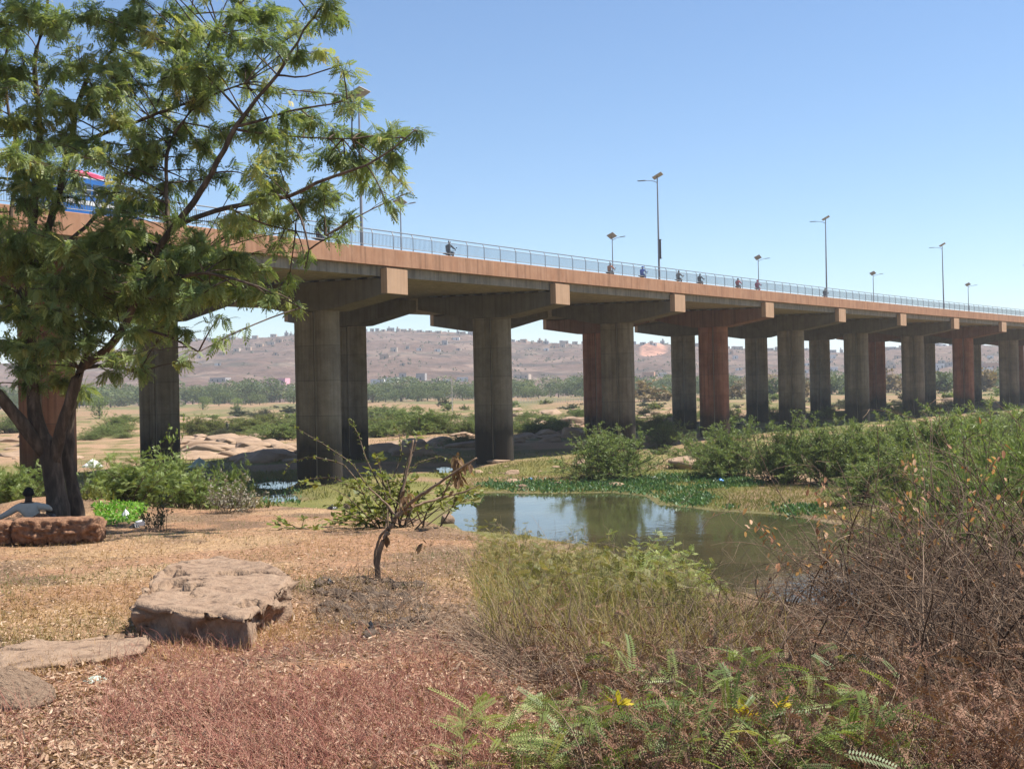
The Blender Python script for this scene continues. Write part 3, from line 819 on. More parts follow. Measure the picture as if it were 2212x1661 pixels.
# ------------------------------------------------------------------ bushes
M_stem = simple('bush_stems', [(.07, .05, .03), (.16, .11, .07)], 6, bump=0)
GREENS = [(.06, .095, .026), (.135, .19, .048), (.225, .28, .08), (.33, .36, .12)]
M_bush = leafmat('mimosa_leaves', GREENS, .30, .5, .3)
M_bushy = leafmat('yellow_green_leaves', [(.05, .07, .018), (.12, .15, .035), (.20, .22, .05), (.30, .27, .08)], .35, .5, .3)
M_grey = leafmat('grey_dry_leaves', [(.12, .10, .07), (.24, .21, .16), (.38, .34, .28), (.5, .46, .4)], .2, .8, .2)
M_dark = leafmat('dark_olive_leaves', [(.020, .030, .014), (.045, .06, .026), (.08, .09, .04), (.13, .13, .06)], .25, .5, .3)
def bush_meshes(seed, nstem=46, side=7, per=13, leaf=.085, lw=.24, spread=.95, flat=.55, wig=.5, tmpl=None):
    """a rounded, feathery bush of unit height and about 1.5 unit width -> foliage mesh, stem mesh"""
    r = np.random.default_rng(seed)
    az = r.uniform(0, 2 * PI, nstem); inc = np.abs(r.normal(0, .55, nstem)) * spread
    d0 = np.stack([np.cos(az) * np.sin(inc), np.sin(az) * np.sin(inc), np.cos(inc)], 1)
    st = np.stack([r.normal(0, .13, nstem), r.normal(0, .13, nstem), np.zeros(nstem)], 1) + d0 * [.18, .18, 0]
    ln = r.uniform(.6, 1.02, nstem) * (1 - .12 * np.abs(inc)) * (1 + .18 * np.sin(az * 2 + seed) + .12 * np.sin(az * 3 + 2 * seed))
    W = walks(st, d0, ln, 9, wig * .35, -.35, r)
    parts = [tubes_np(W, np.linspace(.010, .003, 9)[None, :].repeat(nstem, 0), 3)]
    i = r.integers(0, nstem, nstem * side); j = r.integers(2, 9, nstem * side)
    ax = norm(W[i, np.minimum(j, 8)] - W[i, j - 1])
    W2 = walks(W[i, j], ax * .8 + unit(len(i), r) * .8 + [0, 0, .2], r.uniform(.10, .26, len(i)), 6, .3, -.15, r)
    parts.append(tubes_np(W2, np.linspace(.004, .0016, 6)[None, :].repeat(len(i), 0), 3))
    k = r.integers(0, len(i), len(i) * per); jj = r.integers(1, 6, len(k))
    ax = norm(W2[k, jj] - W2[k, jj - 1])
    T = BLADE.copy() if tmpl is None else tmpl
    if tmpl is None: T[..., 1] *= lw / .26
    d = ax * .55 + unit(len(k), r) * .8 + [0, 0, .15]
    V, Q = leaves_np(W2[k, jj], d, r.uniform(.6, 1.3, len(k)) * leaf, T, r, roll=.8)
    clump = r.normal(0, .10, len(i))[k]
    tn = np.clip(.5 + clump + r.normal(0, .13, len(k)), 0, 1)
    V[:, 2] = np.maximum(V[:, 2], .005)
    fol = mesh_np('foliage', V, Q, tone=np.repeat(tn, T.shape[0] * 4))
    n0 = 0; Vs = []; Qs = []
    for v_, q_ in parts: Vs.append(v_); Qs.append(q_ + n0); n0 += len(v_)
    return fol, mesh_np('stems', np.concatenate(Vs), np.concatenate(Qs))
BV = [bush_meshes(100 + i, nstem=90, side=11, per=33, leaf=.047 + .006 * (i % 3), lw=.17, spread=1.05) for i in range(4)]         # mid distance
FERN = pinnate(9, .26, .075, R(66), .2, .05, .12)
NV = [bush_meshes(200 + i, nstem=40, side=7, per=11, leaf=.11, tmpl=pinnate(7, .24, .09, R(65), .2, .05, .15, False)) for i in range(2)]   # near, pinnate leaves
FV = [bush_meshes(300 + i, nstem=24, side=6, per=9, leaf=.17, lw=.5) for i in range(3)]                            # far
SV = [bush_meshes(400 + i, nstem=22, side=5, per=5, leaf=.085, lw=.5, spread=.8) for i in range(2)]                 # sparse, dry
AV = [bush_meshes(250, nstem=30, side=6, per=8, leaf=.075, lw=.5, spread=1.25, wig=.8)]
mats_cache = {}
def variant(me, m):
    k = (me.name, m.name)
    if k not in mats_cache:
        c = me.copy(); c.materials.clear(); c.materials.append(m); mats_cache[k] = c
    return mats_cache[k]
def bush(name, loc, h, w, vs, m, i=0, sink=.04, sm=None):
    b = empty(name, loc, rng.uniform(0, 6.28))
    f, s_ = vs[i % len(vs)]
    sc3 = (w / 1.12, w / 1.12, h * .98)
    obj('foliage', variant(f, m), m, b, (0, 0, -sink), None, sc3)
    obj('stems', variant(s_, sm or M_stem), sm or M_stem, b, (0, 0, -sink), None, sc3)
    return b
def bush_px(name, x, ytop, ybase, wpx, vs, m, i=0, Y=None, sm=None):
    """bush standing on the ground at picture point (x, ybase), reaching ytop, wpx wide"""
    g = gp(x, ybase) if Y is None else P(x, ybase, Y)
    if Y is not None: g.z = Hs(g.x, g.y)
    top = P(x, ytop, g.y).z
    return bush(name, g, max(.25, top - g.z), wpx * g.y / FOC, vs, m, i, sm=sm)
# individual bushes of the riverbed: x, top y, base y, width
river = []
for i, (x, yt, yb, w) in enumerate([(1322, 932, 1034, 190), (1505, 945, 1010, 80), (1580, 925, 1032, 130), (1690, 918, 1042, 150), (1800, 915, 1046, 165), (1900, 910, 1040, 150),
                                    (2010, 905, 1030, 170), (1745, 935, 1010, 100), (1850, 925, 1000, 110), (1960, 912, 990, 130), (2090, 900, 1000, 150), (2170, 890, 980, 150), (2060, 902, 950, 110), (2200, 884, 945, 130), (1880, 1000, 1085, 130), (1950, 960, 1075, 150)]):
    river.append(bush_px('mimosa_bush', x, yt, yb, w, BV, M_bush, i))
label_by_order(river, '{} feathery green bush from the left on the far shore of the pond', 'bush', 'green bushes along the far shore of the pond')
pt = []
for i, (x, yt, yb, w) in enumerate([(470, 905, 938, 100), (610, 918, 950, 80), (640, 905, 945, 90), (530, 905, 935, 120), (825, 908, 944, 70), (905, 888, 938, 120), (950, 895, 936, 70), (1008, 905, 938, 60), (1150, 902, 938, 110),
                                    (1005, 940, 960, 70), (1420, 895, 940, 80), (1440, 915, 962, 60), (430, 900, 940, 60), (250, 900, 930, 60), (30, 895, 935, 90), (1570, 885, 910, 60), (1560, 905, 928, 50), (860, 885, 915, 90), (580, 895, 925, 90), (1210, 905, 936, 60),
                                    (1800, 880, 905, 70), (1930, 880, 905, 50), (2010, 870, 890, 60), (1660, 880, 905, 50), (690, 895, 930, 80)]):
    pt.append(bush_px('riverbed_shrub', x, yt, yb, w, BV, M_bush if i % 3 else M_bushy, i + 1))
label_by_order(pt, '{} green shrub from the left on the rocky flats behind the front piers', 'shrub', 'green shrubs on the flats beyond the bridge')
r_ = np.random.default_rng(78)
for i in range(84):
    x = r_.uniform(395, 2200) if i < 54 else r_.uniform(190, 900); yb = r_.uniform(893, 934) - .021 * (x - 1106)
    h = r_.uniform(9, 22); pt2 = bush_px('riverbed_shrub', x, yb - h, yb, h * r_.uniform(2.0, 4.0), BV, (M_bush, M_bushy, M_bush, M_dark)[i % 4], i)
    pt.append(pt2)
label_by_order(pt, '{} green shrub from the left on the rocky flats behind the front piers', 'shrub', 'green shrubs on the flats beyond the bridge')
dp = []
r_ = np.random.default_rng(77)
for i in range(60):
    x = r_.uniform(390, 2200); yb = r_.uniform(872, 905) - .021 * (x - 1106) * .9
    h = r_.uniform(6, 16); w = h * r_.uniform(1.5, 3.2)
    dp.append(bush_px('plain_bush', x, yb - h, yb, w, FV, (M_dark, M_bush, M_bushy)[i % 3], i))
label_by_order(dp, '{} small low bush from the left on the dry plain before the treeline', 'bush', 'low bushes dotted over the dry plain')
# the greenery on the near slope, left
nl_ = []
for i, (x, yt, yb, w, Y, v, m_) in enumerate([(300, 985, 1095, 190, 30, NV, M_bush), (390, 1000, 1090, 130, 31, NV, M_bush), (225, 1000, 1090, 110, 30.5, NV, M_bush), (365, 940, 1080, 90, 32, SV, M_bush),
                                              (345, 1060, 1148, 70, 22, SV, M_dark), (485, 1030, 1105, 100, 27.5, SV, M_grey), (530, 1040, 1100, 70, 28, SV, M_grey), (430, 1020, 1092, 110, 30, NV, M_bush),
                                              (40, 1000, 1085, 130, 30, NV, M_bush), (-40, 990, 1085, 120, 31, NV, M_bush), (505, 1000, 1080, 60, 31, NV, M_bush)]):
    nl_.append(bush_px('bank_shrub', x, yt, yb, w, v, m_, i, Y=Y))
label_by_order(nl_, '{} leafy shrub from the left on the near bank beside the big tree', 'shrub', 'shrubs on the near bank by the tree')
# arching shrub behind the dead sapling
sh = bush_px('arching_shrub', 850, 985, 1105, 290, AV, M_bushy, 0, Y=21.5)
tag(sh, 'yellow-green arching shrub behind the bare dead sapling', 'shrub')
Wp = []
for (pts) in ([(800, 1060), (760, 1000), (700, 960), (640, 925)], [(790, 1060), (740, 1000), (670, 985), (625, 1000), (615, 1020)], [(820, 1050), (790, 990), (775, 940), (755, 905)], [(870, 1040), (900, 1000), (950, 985), (985, 1000)], [(790, 1070), (720, 1030), (660, 1035), (620, 1055)], [(850, 1030), (868, 980), (862, 935), (850, 920)]):
    q = np.array([tuple(P(x, y, 21.5 + .2 * k) - Vector(sh.location)) for k, (x, y) in enumerate(pts)])
    tt = np.linspace(0, len(q) - 1, 14); Wp.append(np.stack([np.interp(tt, np.arange(len(q)), q[:, j]) for j in range(3)], 1))
Wp = np.array(Wp)
ca, sa = math.cos(-sh.rotation_euler[2]), math.sin(-sh.rotation_euler[2])
Wp = np.stack([Wp[..., 0] * ca - Wp[..., 1] * sa, Wp[..., 0] * sa + Wp[..., 1] * ca, Wp[..., 2]], -1)
V, Q = tubes_np(Wp, np.linspace(.014, .005, 14)[None].repeat(len(Wp), 0), 4)
obj('long_shoots', mesh_np('long_shoots', V, Q), M_stem, sh)
ii = rng.integers(0, len(Wp), 420); jj = rng.integers(3, 14, 420)
V, Q = leaves_np(Wp[ii, jj] + rng.normal(0, .015, (420, 3)), unit(420), rng.uniform(.04, .08, 420), BLADE * [1, 1.6, 1])
obj('shoot_leaves', mesh_np('shoot_leaves', V, Q, tone=np.repeat(rng.uniform(.2, .8, 420), 4)), M_bushy, sh)
# big bushes at the right edge, near
rb = []
for i, (x, yt, yb, w, Y, v, m_) in enumerate([(2180, 915, 1150, 270, 44, BV, M_bush), (2080, 985, 1180, 220, 40, BV, M_bush), (2240, 985, 1250, 260, 33, BV, M_bush), (1990, 1020, 1170, 170, 42, BV, M_bush), (2150, 1035, 1230, 230, 31, NV, M_bush), (1960, 1030, 1150, 110, 39, NV, M_bushy), (1900, 1110, 1180, 120, 38, NV, M_bush)]):
    rb.append(bush_px('bank_bush', x, yt, yb, w, v, m_, i, Y=Y))
label_by_order(rb, '{} tall dense green bush from the left at the right edge of the pond', 'bush', 'tall bushes at the right end of the pond')

# ------------------------------------------------------------------ rocks
M_lat = simple('laterite', [(.085, .042, .027), (.24, .125, .07), (.33, .19, .11)], 12, rough=.95, bump=1.0, dist=.05)
M_slabrock = simple('slab_rock', [(.12, .075, .05), (.25, .165, .108), (.31, .215, .145)], 8, rough=.95, bump=1.0, dist=.06, pos=[.3, .45, .7])
M_sand = simple('pink_sandstone', [(.17, .115, .075), (.31, .21, .138), (.38, .27, .185)], 1.1, rough=.95, bump=.8, dist=.15)
def noise3(Pn, s, f):
    return (fbm(Pn[:, 0] * f + Pn[:, 2] * f * .7, Pn[:, 1] * f - Pn[:, 2] * f * .6, s, 4) + fbm(Pn[:, 2] * f, Pn[:, 0] * f + Pn[:, 1] * f * .5, s + 5, 4)) - 1.0
def boulder(seed, planes=14, amp=.10, nu=40, nv=22):
    r = np.random.default_rng(seed)
    th_ = np.linspace(0, 2 * PI, nu, endpoint=False); ph = np.linspace(.02, PI - .02, nv)
    TT, PP = np.meshgrid(th_, ph)
    d = np.stack([np.cos(TT) * np.sin(PP), np.sin(TT) * np.sin(PP), np.cos(PP)], -1).reshape(-1, 3)
    nn = unit(planes, r); hh = r.uniform(.72, 1.0, planes)
    dot = d @ nn.T
    rad = np.min(np.where(dot > .05, hh[None] / np.maximum(dot, .05), 9), 1)
    rad = np.minimum(rad, 1.25)
    v = d * rad[:, None]
    v = v * (1 + amp * noise3(v, seed, 2.2) + amp * .5 * noise3(v, seed + 3, 6))[:, None]
    b = (np.arange(nv - 1)[:, None] * nu + np.arange(nu)[None, :]); b2 = (np.arange(nv - 1)[:, None] * nu + (np.arange(nu)[None, :] + 1) % nu)
    Q = np.stack([b, b + nu, b2 + nu, b2], -1).reshape(-1, 4)
    return mesh_np('boulder', v, Q, tris=[[0, i, i + 1] for i in range(1, nu - 1)], smooth=False)
ROCKS = [boulder(i, amp=.14) for i in range(6)]
def rock(name, loc, size, i, m, rz=None):
    o = obj(name, variant(ROCKS[i % 6], m), m, None, loc, (0, 0, rng.uniform(0, 6.28) if rz is None else rz), size)
    return o
def slab(name, poly, ztop, zbot, amp, m, seed, under=.0):
    n = 200; q = np.array([[p[0], p[1]] for p in poly]); q2 = np.vstack([q, q[:1]])
    cl = np.concatenate([[0], np.cumsum(np.linalg.norm(np.diff(q2, axis=0), axis=1))]); t = np.linspace(0, cl[-1], n, endpoint=False)
    o = np.stack([np.interp(t, cl, q2[:, k]) for k in (0, 1)], 1)
    for _ in range(3): o = (np.roll(o, 1, 0) + 2 * o + np.roll(o, -1, 0)) / 4
    c = o.mean(0); rings = []
    for s_ in list(np.linspace(.02, .95, 34)) + [.975, .99]: 
        p = c + (o - c) * s_
        z = ztop + (fbm(p[:, 0] * 3.5, p[:, 1] * 3.5, seed, 6) - .5) * amp * .5 - (sstep(.57, .595, fbm(p[:, 0] * 2.2, p[:, 1] * 3.4, seed + 9, 5))) * amp * .38 - (amp * .12 if s_ > .96 else 0) - (amp * .15 if s_ > .98 else 0)
        rings.append(np.column_stack([p, z]))
    nrm = o - c; nrm /= np.linalg.norm(nrm, axis=1, keepdims=True)
    K = 16
    for k in range(1, K + 1):
        f = k / K; z0 = ztop + (zbot - ztop) * f
        disp = (fbm(t * 4.1 + seed, np.full(n, z0 * 7.0), seed + 2, 6) - .5) * amp * 2.2 - under * math.sin(f * PI) 
        p = o + nrm * disp[:, None]
        rings.append(np.column_stack([p, np.full(n, z0) + (fbm(t * 4, np.full(n, k * 3.3), seed + 4, 3) - .5) * amp * .5]))
    V = np.concatenate(rings); m_ = len(rings)
    b = (np.arange(m_ - 1)[:, None] * n + np.arange(n)[None]); b2 = (np.arange(m_ - 1)[:, None] * n + (np.arange(n)[None] + 1) % n)
    Q = np.stack([b, b + n, b2 + n, b2], -1).reshape(-1, 4)
    org = np.array([c[0], c[1], zbot]); V = V - org
    return obj(name, mesh_np(name, V, Q, tris=[[0, i, i + 1] for i in range(1, n - 1)], smooth=False), m, None, tuple(org))
zt = Hs(*G(450, 1385, CZ - 1.8)[:2]) + .25
poly = [G(x, y, zt) for x, y in [(283, 1300), (335, 1237), (395, 1203), (480, 1198), (560, 1212), (636, 1240), (600, 1275), (535, 1335), (430, 1318), (345, 1312)]]
tag(slab('rock_slab', poly, zt, zt - .45, .17, M_slabrock, 31, .05), 'big flat-topped tan rock slab lying on the dry ground', 'rock')
zt = Hs(*G(150, 1420, CZ - 1.8)[:2]) + .075
poly = [G(x, y, zt) for x, y in [(-120, 1420), (40, 1385), (200, 1368), (312, 1362), (330, 1378), (312, 1402), (200, 1420), (60, 1440), (-120, 1475)]]
tag(slab('rock_ledge', poly, zt, zt - .3, .09, M_slabrock, 47, .03), 'low crumbling rock ledge in front of the flat slab', 'rock')
g = gp(5, 1530)
tag(rock('boulder', (g.x, g.y, g.z + .05), (.2, .26, .17), 2, M_slabrock), 'smooth tan boulder cut off by the left frame edge', 'rock')
# the fallen pillar and the rock beside the seated man
g = gp(100, 1176)
def lump_log(name, x0, x1, seed, r0):
    nu, nv = 60, int((x1 - x0) / .03); V = []
    xs = np.linspace(x0, x1, nv); a = np.linspace(0, 2 * PI, nu, endpoint=False)
    XX_, AA = np.meshgrid(xs, a, indexing='ij'); 
    ca_, sa_ = np.cos(AA), np.sin(AA)
    rad = r0 / np.power(np.abs(ca_) ** 3.2 + np.abs(sa_) ** 3.2, 1 / 3.2)
    endf = np.minimum(1, np.minimum(XX_ - x0, x1 - XX_) / .09); rad = rad * (0.80 + .2 * np.sqrt(np.clip(endf, 0, 1)))
    cell = np.abs(vnoise(XX_ * 9, AA * 4, seed) - .5) * 1.3 + vnoise(XX_ * 16, AA * 8, seed + 1) * .35
    face = .08 + .92 * (sa_ < .62)
    rad = rad + face * (cell - .45) * .17
    V = np.stack([XX_, rad * ca_ * .95, rad * sa_], -1).reshape(-1, 3)
    b = (np.arange(nv - 1)[:, None] * nu + np.arange(nu)[None]); b2 = (np.arange(nv - 1)[:, None] * nu + (np.arange(nu)[None] + 1) % nu)
    Q = np.stack([b, b2, b2 + nu, b + nu], -1).reshape(-1, 4)
    tri = [[0, i + 1, i] for i in range(1, nu - 1)] + [[(nv - 1) * nu, (nv - 1) * nu + i, (nv - 1) * nu + i + 1] for i in range(1, nu - 1)]
    return mesh_np(name, V, Q, tris=tri, smooth=False)
gl = gp(215, 1172)
sc_ = gl.y / FOC
tag(obj('fallen_pillar', lump_log('fallen_pillar', -192 * sc_, 0, 5, .215), M_lat, None, (gl.x, gl.y + .15, gl.z + .19), (0, 0, R(-1))), 'fallen laterite pillar lying in front of the big tree trunk', 'pillar')
tag(obj('fallen_pillar', lump_log('fallen_pillar', -1.1, 0, 9, .205), M_lat, None, (gl.x - 197 * sc_, gl.y + .17, gl.z + .17), (0, 0, R(2))), 'second piece of fallen laterite pillar cut off by the left edge', 'pillar')
q = P(85, 1110, 21.0)
tag(rock('reddish_rock', (q.x, q.y, Hs(q.x, q.y) + .14), (.27, .22, .26), 1, M_lat), 'reddish rock that the seated man leans against', 'rock')

# pale rock shelves and boulders of the riverbed
rr = []; r_ = np.random.default_rng(3)
for (x0, x1, y0, y1, n_, smax) in [(0, 150, 940, 1000, 20, 2.2), (395, 640, 938, 1000, 46, 2.6), (560, 640, 945, 985, 8, 2), (800, 1030, 925, 985, 26, 2.4), (1110, 1250, 915, 960, 26, 2.6), (1375, 1450, 885, 935, 16, 2.4),
                                   (1110, 1260, 880, 915, 18, 2.6), (800, 1020, 893, 925, 16, 2.6), (400, 640, 893, 930, 12, 2.2), (1575, 1610, 880, 920, 5, 2), (1735, 1750, 880, 920, 4, 2), (1910, 1950, 870, 900, 6, 2), (2010, 2060, 865, 885, 5, 2), (1020, 1260, 1000, 1030, 14, .9), (1100, 1330, 1035, 1062, 12, .5)]:
    for i in range(int(n_ * 1.35)):
        x = r_.uniform(x0, x1); y = r_.uniform(y0, y1); g = gp(x, y); s_ = r_.uniform(.3, 1) ** 2.0 * smax
        rr.append(rock('riverbed_rock', (g.x, g.y, g.z + s_ * .02), (s_ * r_.uniform(.8, 1.4), s_ * r_.uniform(.6, 1.1), s_ * r_.uniform(.22, .45)), i, M_sand))
label_by_order(rr, '{} pale flat rock from the left on the riverbed', 'rock', 'pale flat rocks of the riverbed')
for (x, y, w, h, lab) in [(1475, 1014, 54, 34, 'rounded brown boulder on the green shore left of the bushes'), (1075, 1000, 46, 9, 'low dark boulder in the bridge shade beside the pier'), (1232, 945, 34, 26, 'dark-sided block of rock standing by the small pool')]:
    g = gp(x, y); s_ = g.y / FOC
    tag(rock('boulder', (g.x, g.y, g.z + h * s_ * .3), (w * s_ * .55, w * s_ * .45, h * s_ * .6), 3, M_sand), lab, 'rock')
for (x, y, w, lab) in [(1128, 1057, 14, 'larger of the small stones at the pond edge'), (1205, 1050, 12, 'round brown stone among the water plants'), (965, 1130, 26, 'reddish stone on the left shore of the pond'), (752, 1100, 18, 'pale stone at the edge of the dry bank')]:
    g = gp(x, y); s_ = g.y / FOC
    tag(rock('stone', (g.x, g.y, g.z + w * s_ * .2), (w * s_ * .7, w * s_ * .5, w * s_ * .45), 5, M_slabrock), lab, 'stone')

# ------------------------------------------------------------------ dead sapling
M_dead = simple('dead_wood', [(.10, .065, .04), (.22, .145, .09), (.36, .26, .17)], 14, bump=.5, dist=.01, stretch=(1, 1, .4))
M_dry = leafmat('dry_leaves', [(.08, .045, .025), (.21, .125, .07), (.33, .22, .125), (.44, .33, .2)], .25, .7, .2)
g = gp(818, 1254); SY = g.y
sap = empty('dead_sapling', g, 0, 'bare dead sapling with curved stem and a few withered leaves', 'sapling')
def SPt(x, y, d=0.0): return P(x, y, SY + d) - Vector(sap.location)
def sl_(name, pts, n=7):
    mb = MB(); k = FOC / SY * 1.3
    q = [SPt(x, y, d) for x, y, d, r in pts]; rs_ = [r / k for *_, r in pts]
    out = []; rr_ = []
    for i in range(len(q) - 1):
        p0 = q[max(i - 1, 0)]; p1, p2 = q[i], q[i + 1]; p3 = q[min(i + 2, len(q) - 1)]
        for j in range(5):
            t_ = j / 5
            out.append(.5 * ((2 * p1) + (p2 - p0) * t_ + (2 * p0 - 5 * p1 + 4 * p2 - p3) * t_ ** 2 + (-p0 + 3 * p1 - 3 * p2 + p3) * t_ ** 3) + Vector((random.gauss(0, .003), 0, random.gauss(0, .003))))
            rr_.append((rs_[i] * (1 - t_) + rs_[i + 1] * t_) * random.uniform(.9, 1.1))
    out.append(q[-1]); rr_.append(rs_[-1]); mb.tube(out, rr_, n)
    obj(name, mb.mesh(name, True), M_dead, sap)
sl_('stem', [(822, 1275, 0, 6), (820, 1254, 0, 6), (816, 1214, 0, 7), (825, 1174, 0, 7), (840, 1145, 0, 7), (857, 1116, 0, 7.5), (871, 1102, 0, 6)])
sl_('stem', [(816, 1262, .05, 5), (812, 1230, .06, 4.5), (811, 1197, .08, 4.5), (820, 1162, .08, 4), (838, 1139, .02, 3.5)])
sl_('branch', [(863, 1105, 0, 5), (871, 1053, .1, 4), (883, 1004, .15, 3.5), (893, 950, .2, 2.2)])
sl_('branch', [(882, 1010, .15, 2.4), (892, 975, .2, 2), (901, 952, .22, 1.3)])
sl_('branch', [(868, 1104, 0, 5.5), (889, 1084, -.05, 5), (929, 1056, -.1, 4.5), (981, 1021, -.15, 3.6), (1030, 989, -.2, 2.4)])
sl_('branch', [(871, 1104, 0, 4.5), (915, 1086, .1, 4), (958, 1074, .2, 3.2), (1000, 1062, .25, 2), (1040, 1046, .3, 1)])
sl_('branch', [(856, 1116, 0, 4), (834, 1087, .1, 3.2), (797, 1053, .2, 2.2)])
sl_('branch', [(862, 1124, 0, 2.6), (880, 1122, -.1, 2), (902, 1122, -.15, 1.5)])
sl_('branch', [(955, 1074, .2, 2.6), (975, 1035, .1, 2), (983, 1008, .1, 1.6), (984, 985, .1, 1)])
sl_('root', [(822, 1258, 0, 4), (850, 1275, -.25, 4), (890, 1310, -.5, 5), (905, 1345, -.7, 3)])
sl_('root', [(826, 1262, 0, 6), (860, 1290, -.3, 6), (900, 1320, -.55, 6), (930, 1350, -.75, 3)])
B = []; D = []
for (x, y, n_, sx, sy) in [(988, 1018, 46, 9, 24), (985, 988, 22, 8, 8), (880, 1072, 22, 7, 16), (1008, 1004, 10, 8, 6), (836, 1158, 6, 3, 6), (912, 1170, 5, 4, 10), (868, 1094, 8, 5, 8)]:
    for _ in range(n_):
        B.append(tuple(SPt(x + random.gauss(0, sx * .6), y + random.gauss(0, sy * .55), random.gauss(0, .05)))); D.append((random.gauss(0, .4), random.gauss(0, .4), -1))
V, Q = leaves_np(np.array(B), np.array(D), rng.uniform(.06, .13, len(B)), FOLD)
obj('withered_leaves', mesh_np('withered_leaves', V, Q, tone=np.repeat(rng.uniform(.1, .8, len(B)), 8)), M_dry, sap)

# ------------------------------------------------------------------ ground litter, grasses and tangle of the near bank
def scatter_px(n, poly, r, ymax=40):
    """random ground points whose picture falls in a polygon, evenly over the picture"""
    poly = np.array(poly, float); x0, y0 = poly.min(0); x1, y1 = poly.max(0)
    xs = r.uniform(x0, x1, n * 3); ys = r.uniform(y0, y1, n * 3)
    pp = [(a, b, 0) for a, b in poly]
    ok = sdist(pp, xs, ys) < 0
    xs, ys = xs[ok][:n], ys[ok][:n]
    dx, dy = xs - 1106, ys - 837
    a = (dx * CR - dy * SR) / FOC; b = (-dx * SR - dy * CR) / FOC
    Y = np.full(len(xs), 3.0); done = np.zeros(len(xs), bool)
    z = 0
    for Yk in np.geomspace(3.2, ymax, 260):
        hh = Hf(a * Yk, np.full(len(xs), Yk)); hit = (~done) & (CZ + b * Yk < hh)
        Y[hit] = Yk; done |= hit
    Y[~done] = ymax
    Y *= 1 + r.normal(0, .006, len(Y))
    X = a * Y
    return np.stack([X, Y, Hf(X, Y)], 1)[done]
r_ = np.random.default_rng(9)
M_litter = leafmat('litter_leaves', [(.15, .085, .052), (.32, .20, .125), (.45, .30, .195), (.58, .44, .32)], .15, .75, .2)
pts = np.concatenate([scatter_px(24000, [(0, 1130), (600, 1085), (1110, 1150), (1150, 1300), (1250, 1420), (1500, 1730), (-40, 1730)], r_), scatter_px(11000, [(0, 1420), (560, 1500), (1050, 1440), (1250, 1730), (-40, 1730)], r_)])
d = unit(len(pts), r_); d[:, 2] *= .35
V, Q = leaves_np(pts + [0, 0, .012], d, r_.uniform(.02, .058, len(pts)) * (1 + .1 * (pts[:, 1] > 9)), FOLD * [1, .75, 1.3], r_, roll=.7)
V[:, 2] += .004
tag(obj('leaf_litter', mesh_np('leaf_litter', V, Q, tone=np.repeat(np.clip(r_.normal(.55, .22, len(pts)), 0, 1), 8)), M_litter), 'dry fallen leaves strewn over the near bank', 'leaf litter', kind='stuff')
def blades(pts, h, w, r, lean=.5, k=4):
    n = len(pts); d0 = np.stack([r.normal(0, lean, n), r.normal(0, lean, n), np.ones(n)], 1)
    W = walks(pts - [0, 0, .01], d0, h, k, .35, -.5, r)
    az = r.uniform(0, PI, n); side = np.stack([np.cos(az), np.sin(az), np.zeros(n)], 1)
    return ribbons_np(W, np.linspace(1, .15, k)[None] * w[:, None], side)
# short dry and half-green grass
pts = scatter_px(38000, [(0, 1120), (600, 1085), (1110, 1150), (1150, 1300), (950, 1320), (640, 1400), (0, 1480)], r_)
gsel = fbm(pts[:, 0] * .7, pts[:, 1] * .7, 71) + r_.normal(0, .08, len(pts))
pts = pts[(gsel > .40)]; gs = fbm(pts[:, 0] * .5, pts[:, 1] * .5, 73)
V, Q = blades(pts, r_.uniform(.04, .13, len(pts)), r_.uniform(.002, .0045, len(pts)), r_, .8)
M_dgrass = leafmat('dry_grass', [(.40, .25, .115), (.33, .215, .095), (.20, .18, .065), (.11, .14, .04)], .25, .7, .2)
tag(obj('dry_grass', mesh_np('dry_grass', V, Q, tone=np.repeat(np.clip((gs - .42) * 3.2 + r_.normal(.2, .18, len(pts)), 0, 1), 8)), M_dgrass), 'short dry yellow grass on the near bank', 'grass', kind='stuff')
# red-stemmed dry grass of the foreground
pts = np.concatenate([scatter_px(9500, [(210, 1440), (420, 1400), (660, 1390), (960, 1420), (1080, 1520), (1080, 1730), (230, 1730)], r_), scatter_px(4500, [(0, 1500), (300, 1400), (500, 1340), (900, 1360), (1150, 1480), (1250, 1730), (-40, 1730)], r_)])
pts = pts[fbm(pts[:, 0] * 1.1, pts[:, 1] * 1.1, 19, 4) + r_.normal(0, .07, len(pts)) > .37]
V, Q = tubes_np(walks(pts, np.stack([r_.normal(0, .55, len(pts)), r_.normal(0, .55, len(pts)), np.ones(len(pts))], 1), r_.uniform(.05, .22, len(pts)) * (.55 + .9 * fbm(pts[:, 0] * 1.5, pts[:, 1] * 1.5, 15)), 5, .6, -.25, r_), np.linspace(1.15, .5, 5)[None] * r_.uniform(.0008, .0017, len(pts))[:, None], 3)
M_red = leafmat('red_dry_stems', [(.21, .075, .055), (.31, .125, .09), (.40, .19, .135), (.46, .29, .195)], 0, .7, .2)
tag(obj('red_grass', mesh_np('red_grass', V, Q, tone=np.repeat(r_.uniform(0, 1, len(pts)), 15)), M_red), 'thin reddish dry stems carpeting the foreground', 'grass', kind='stuff')
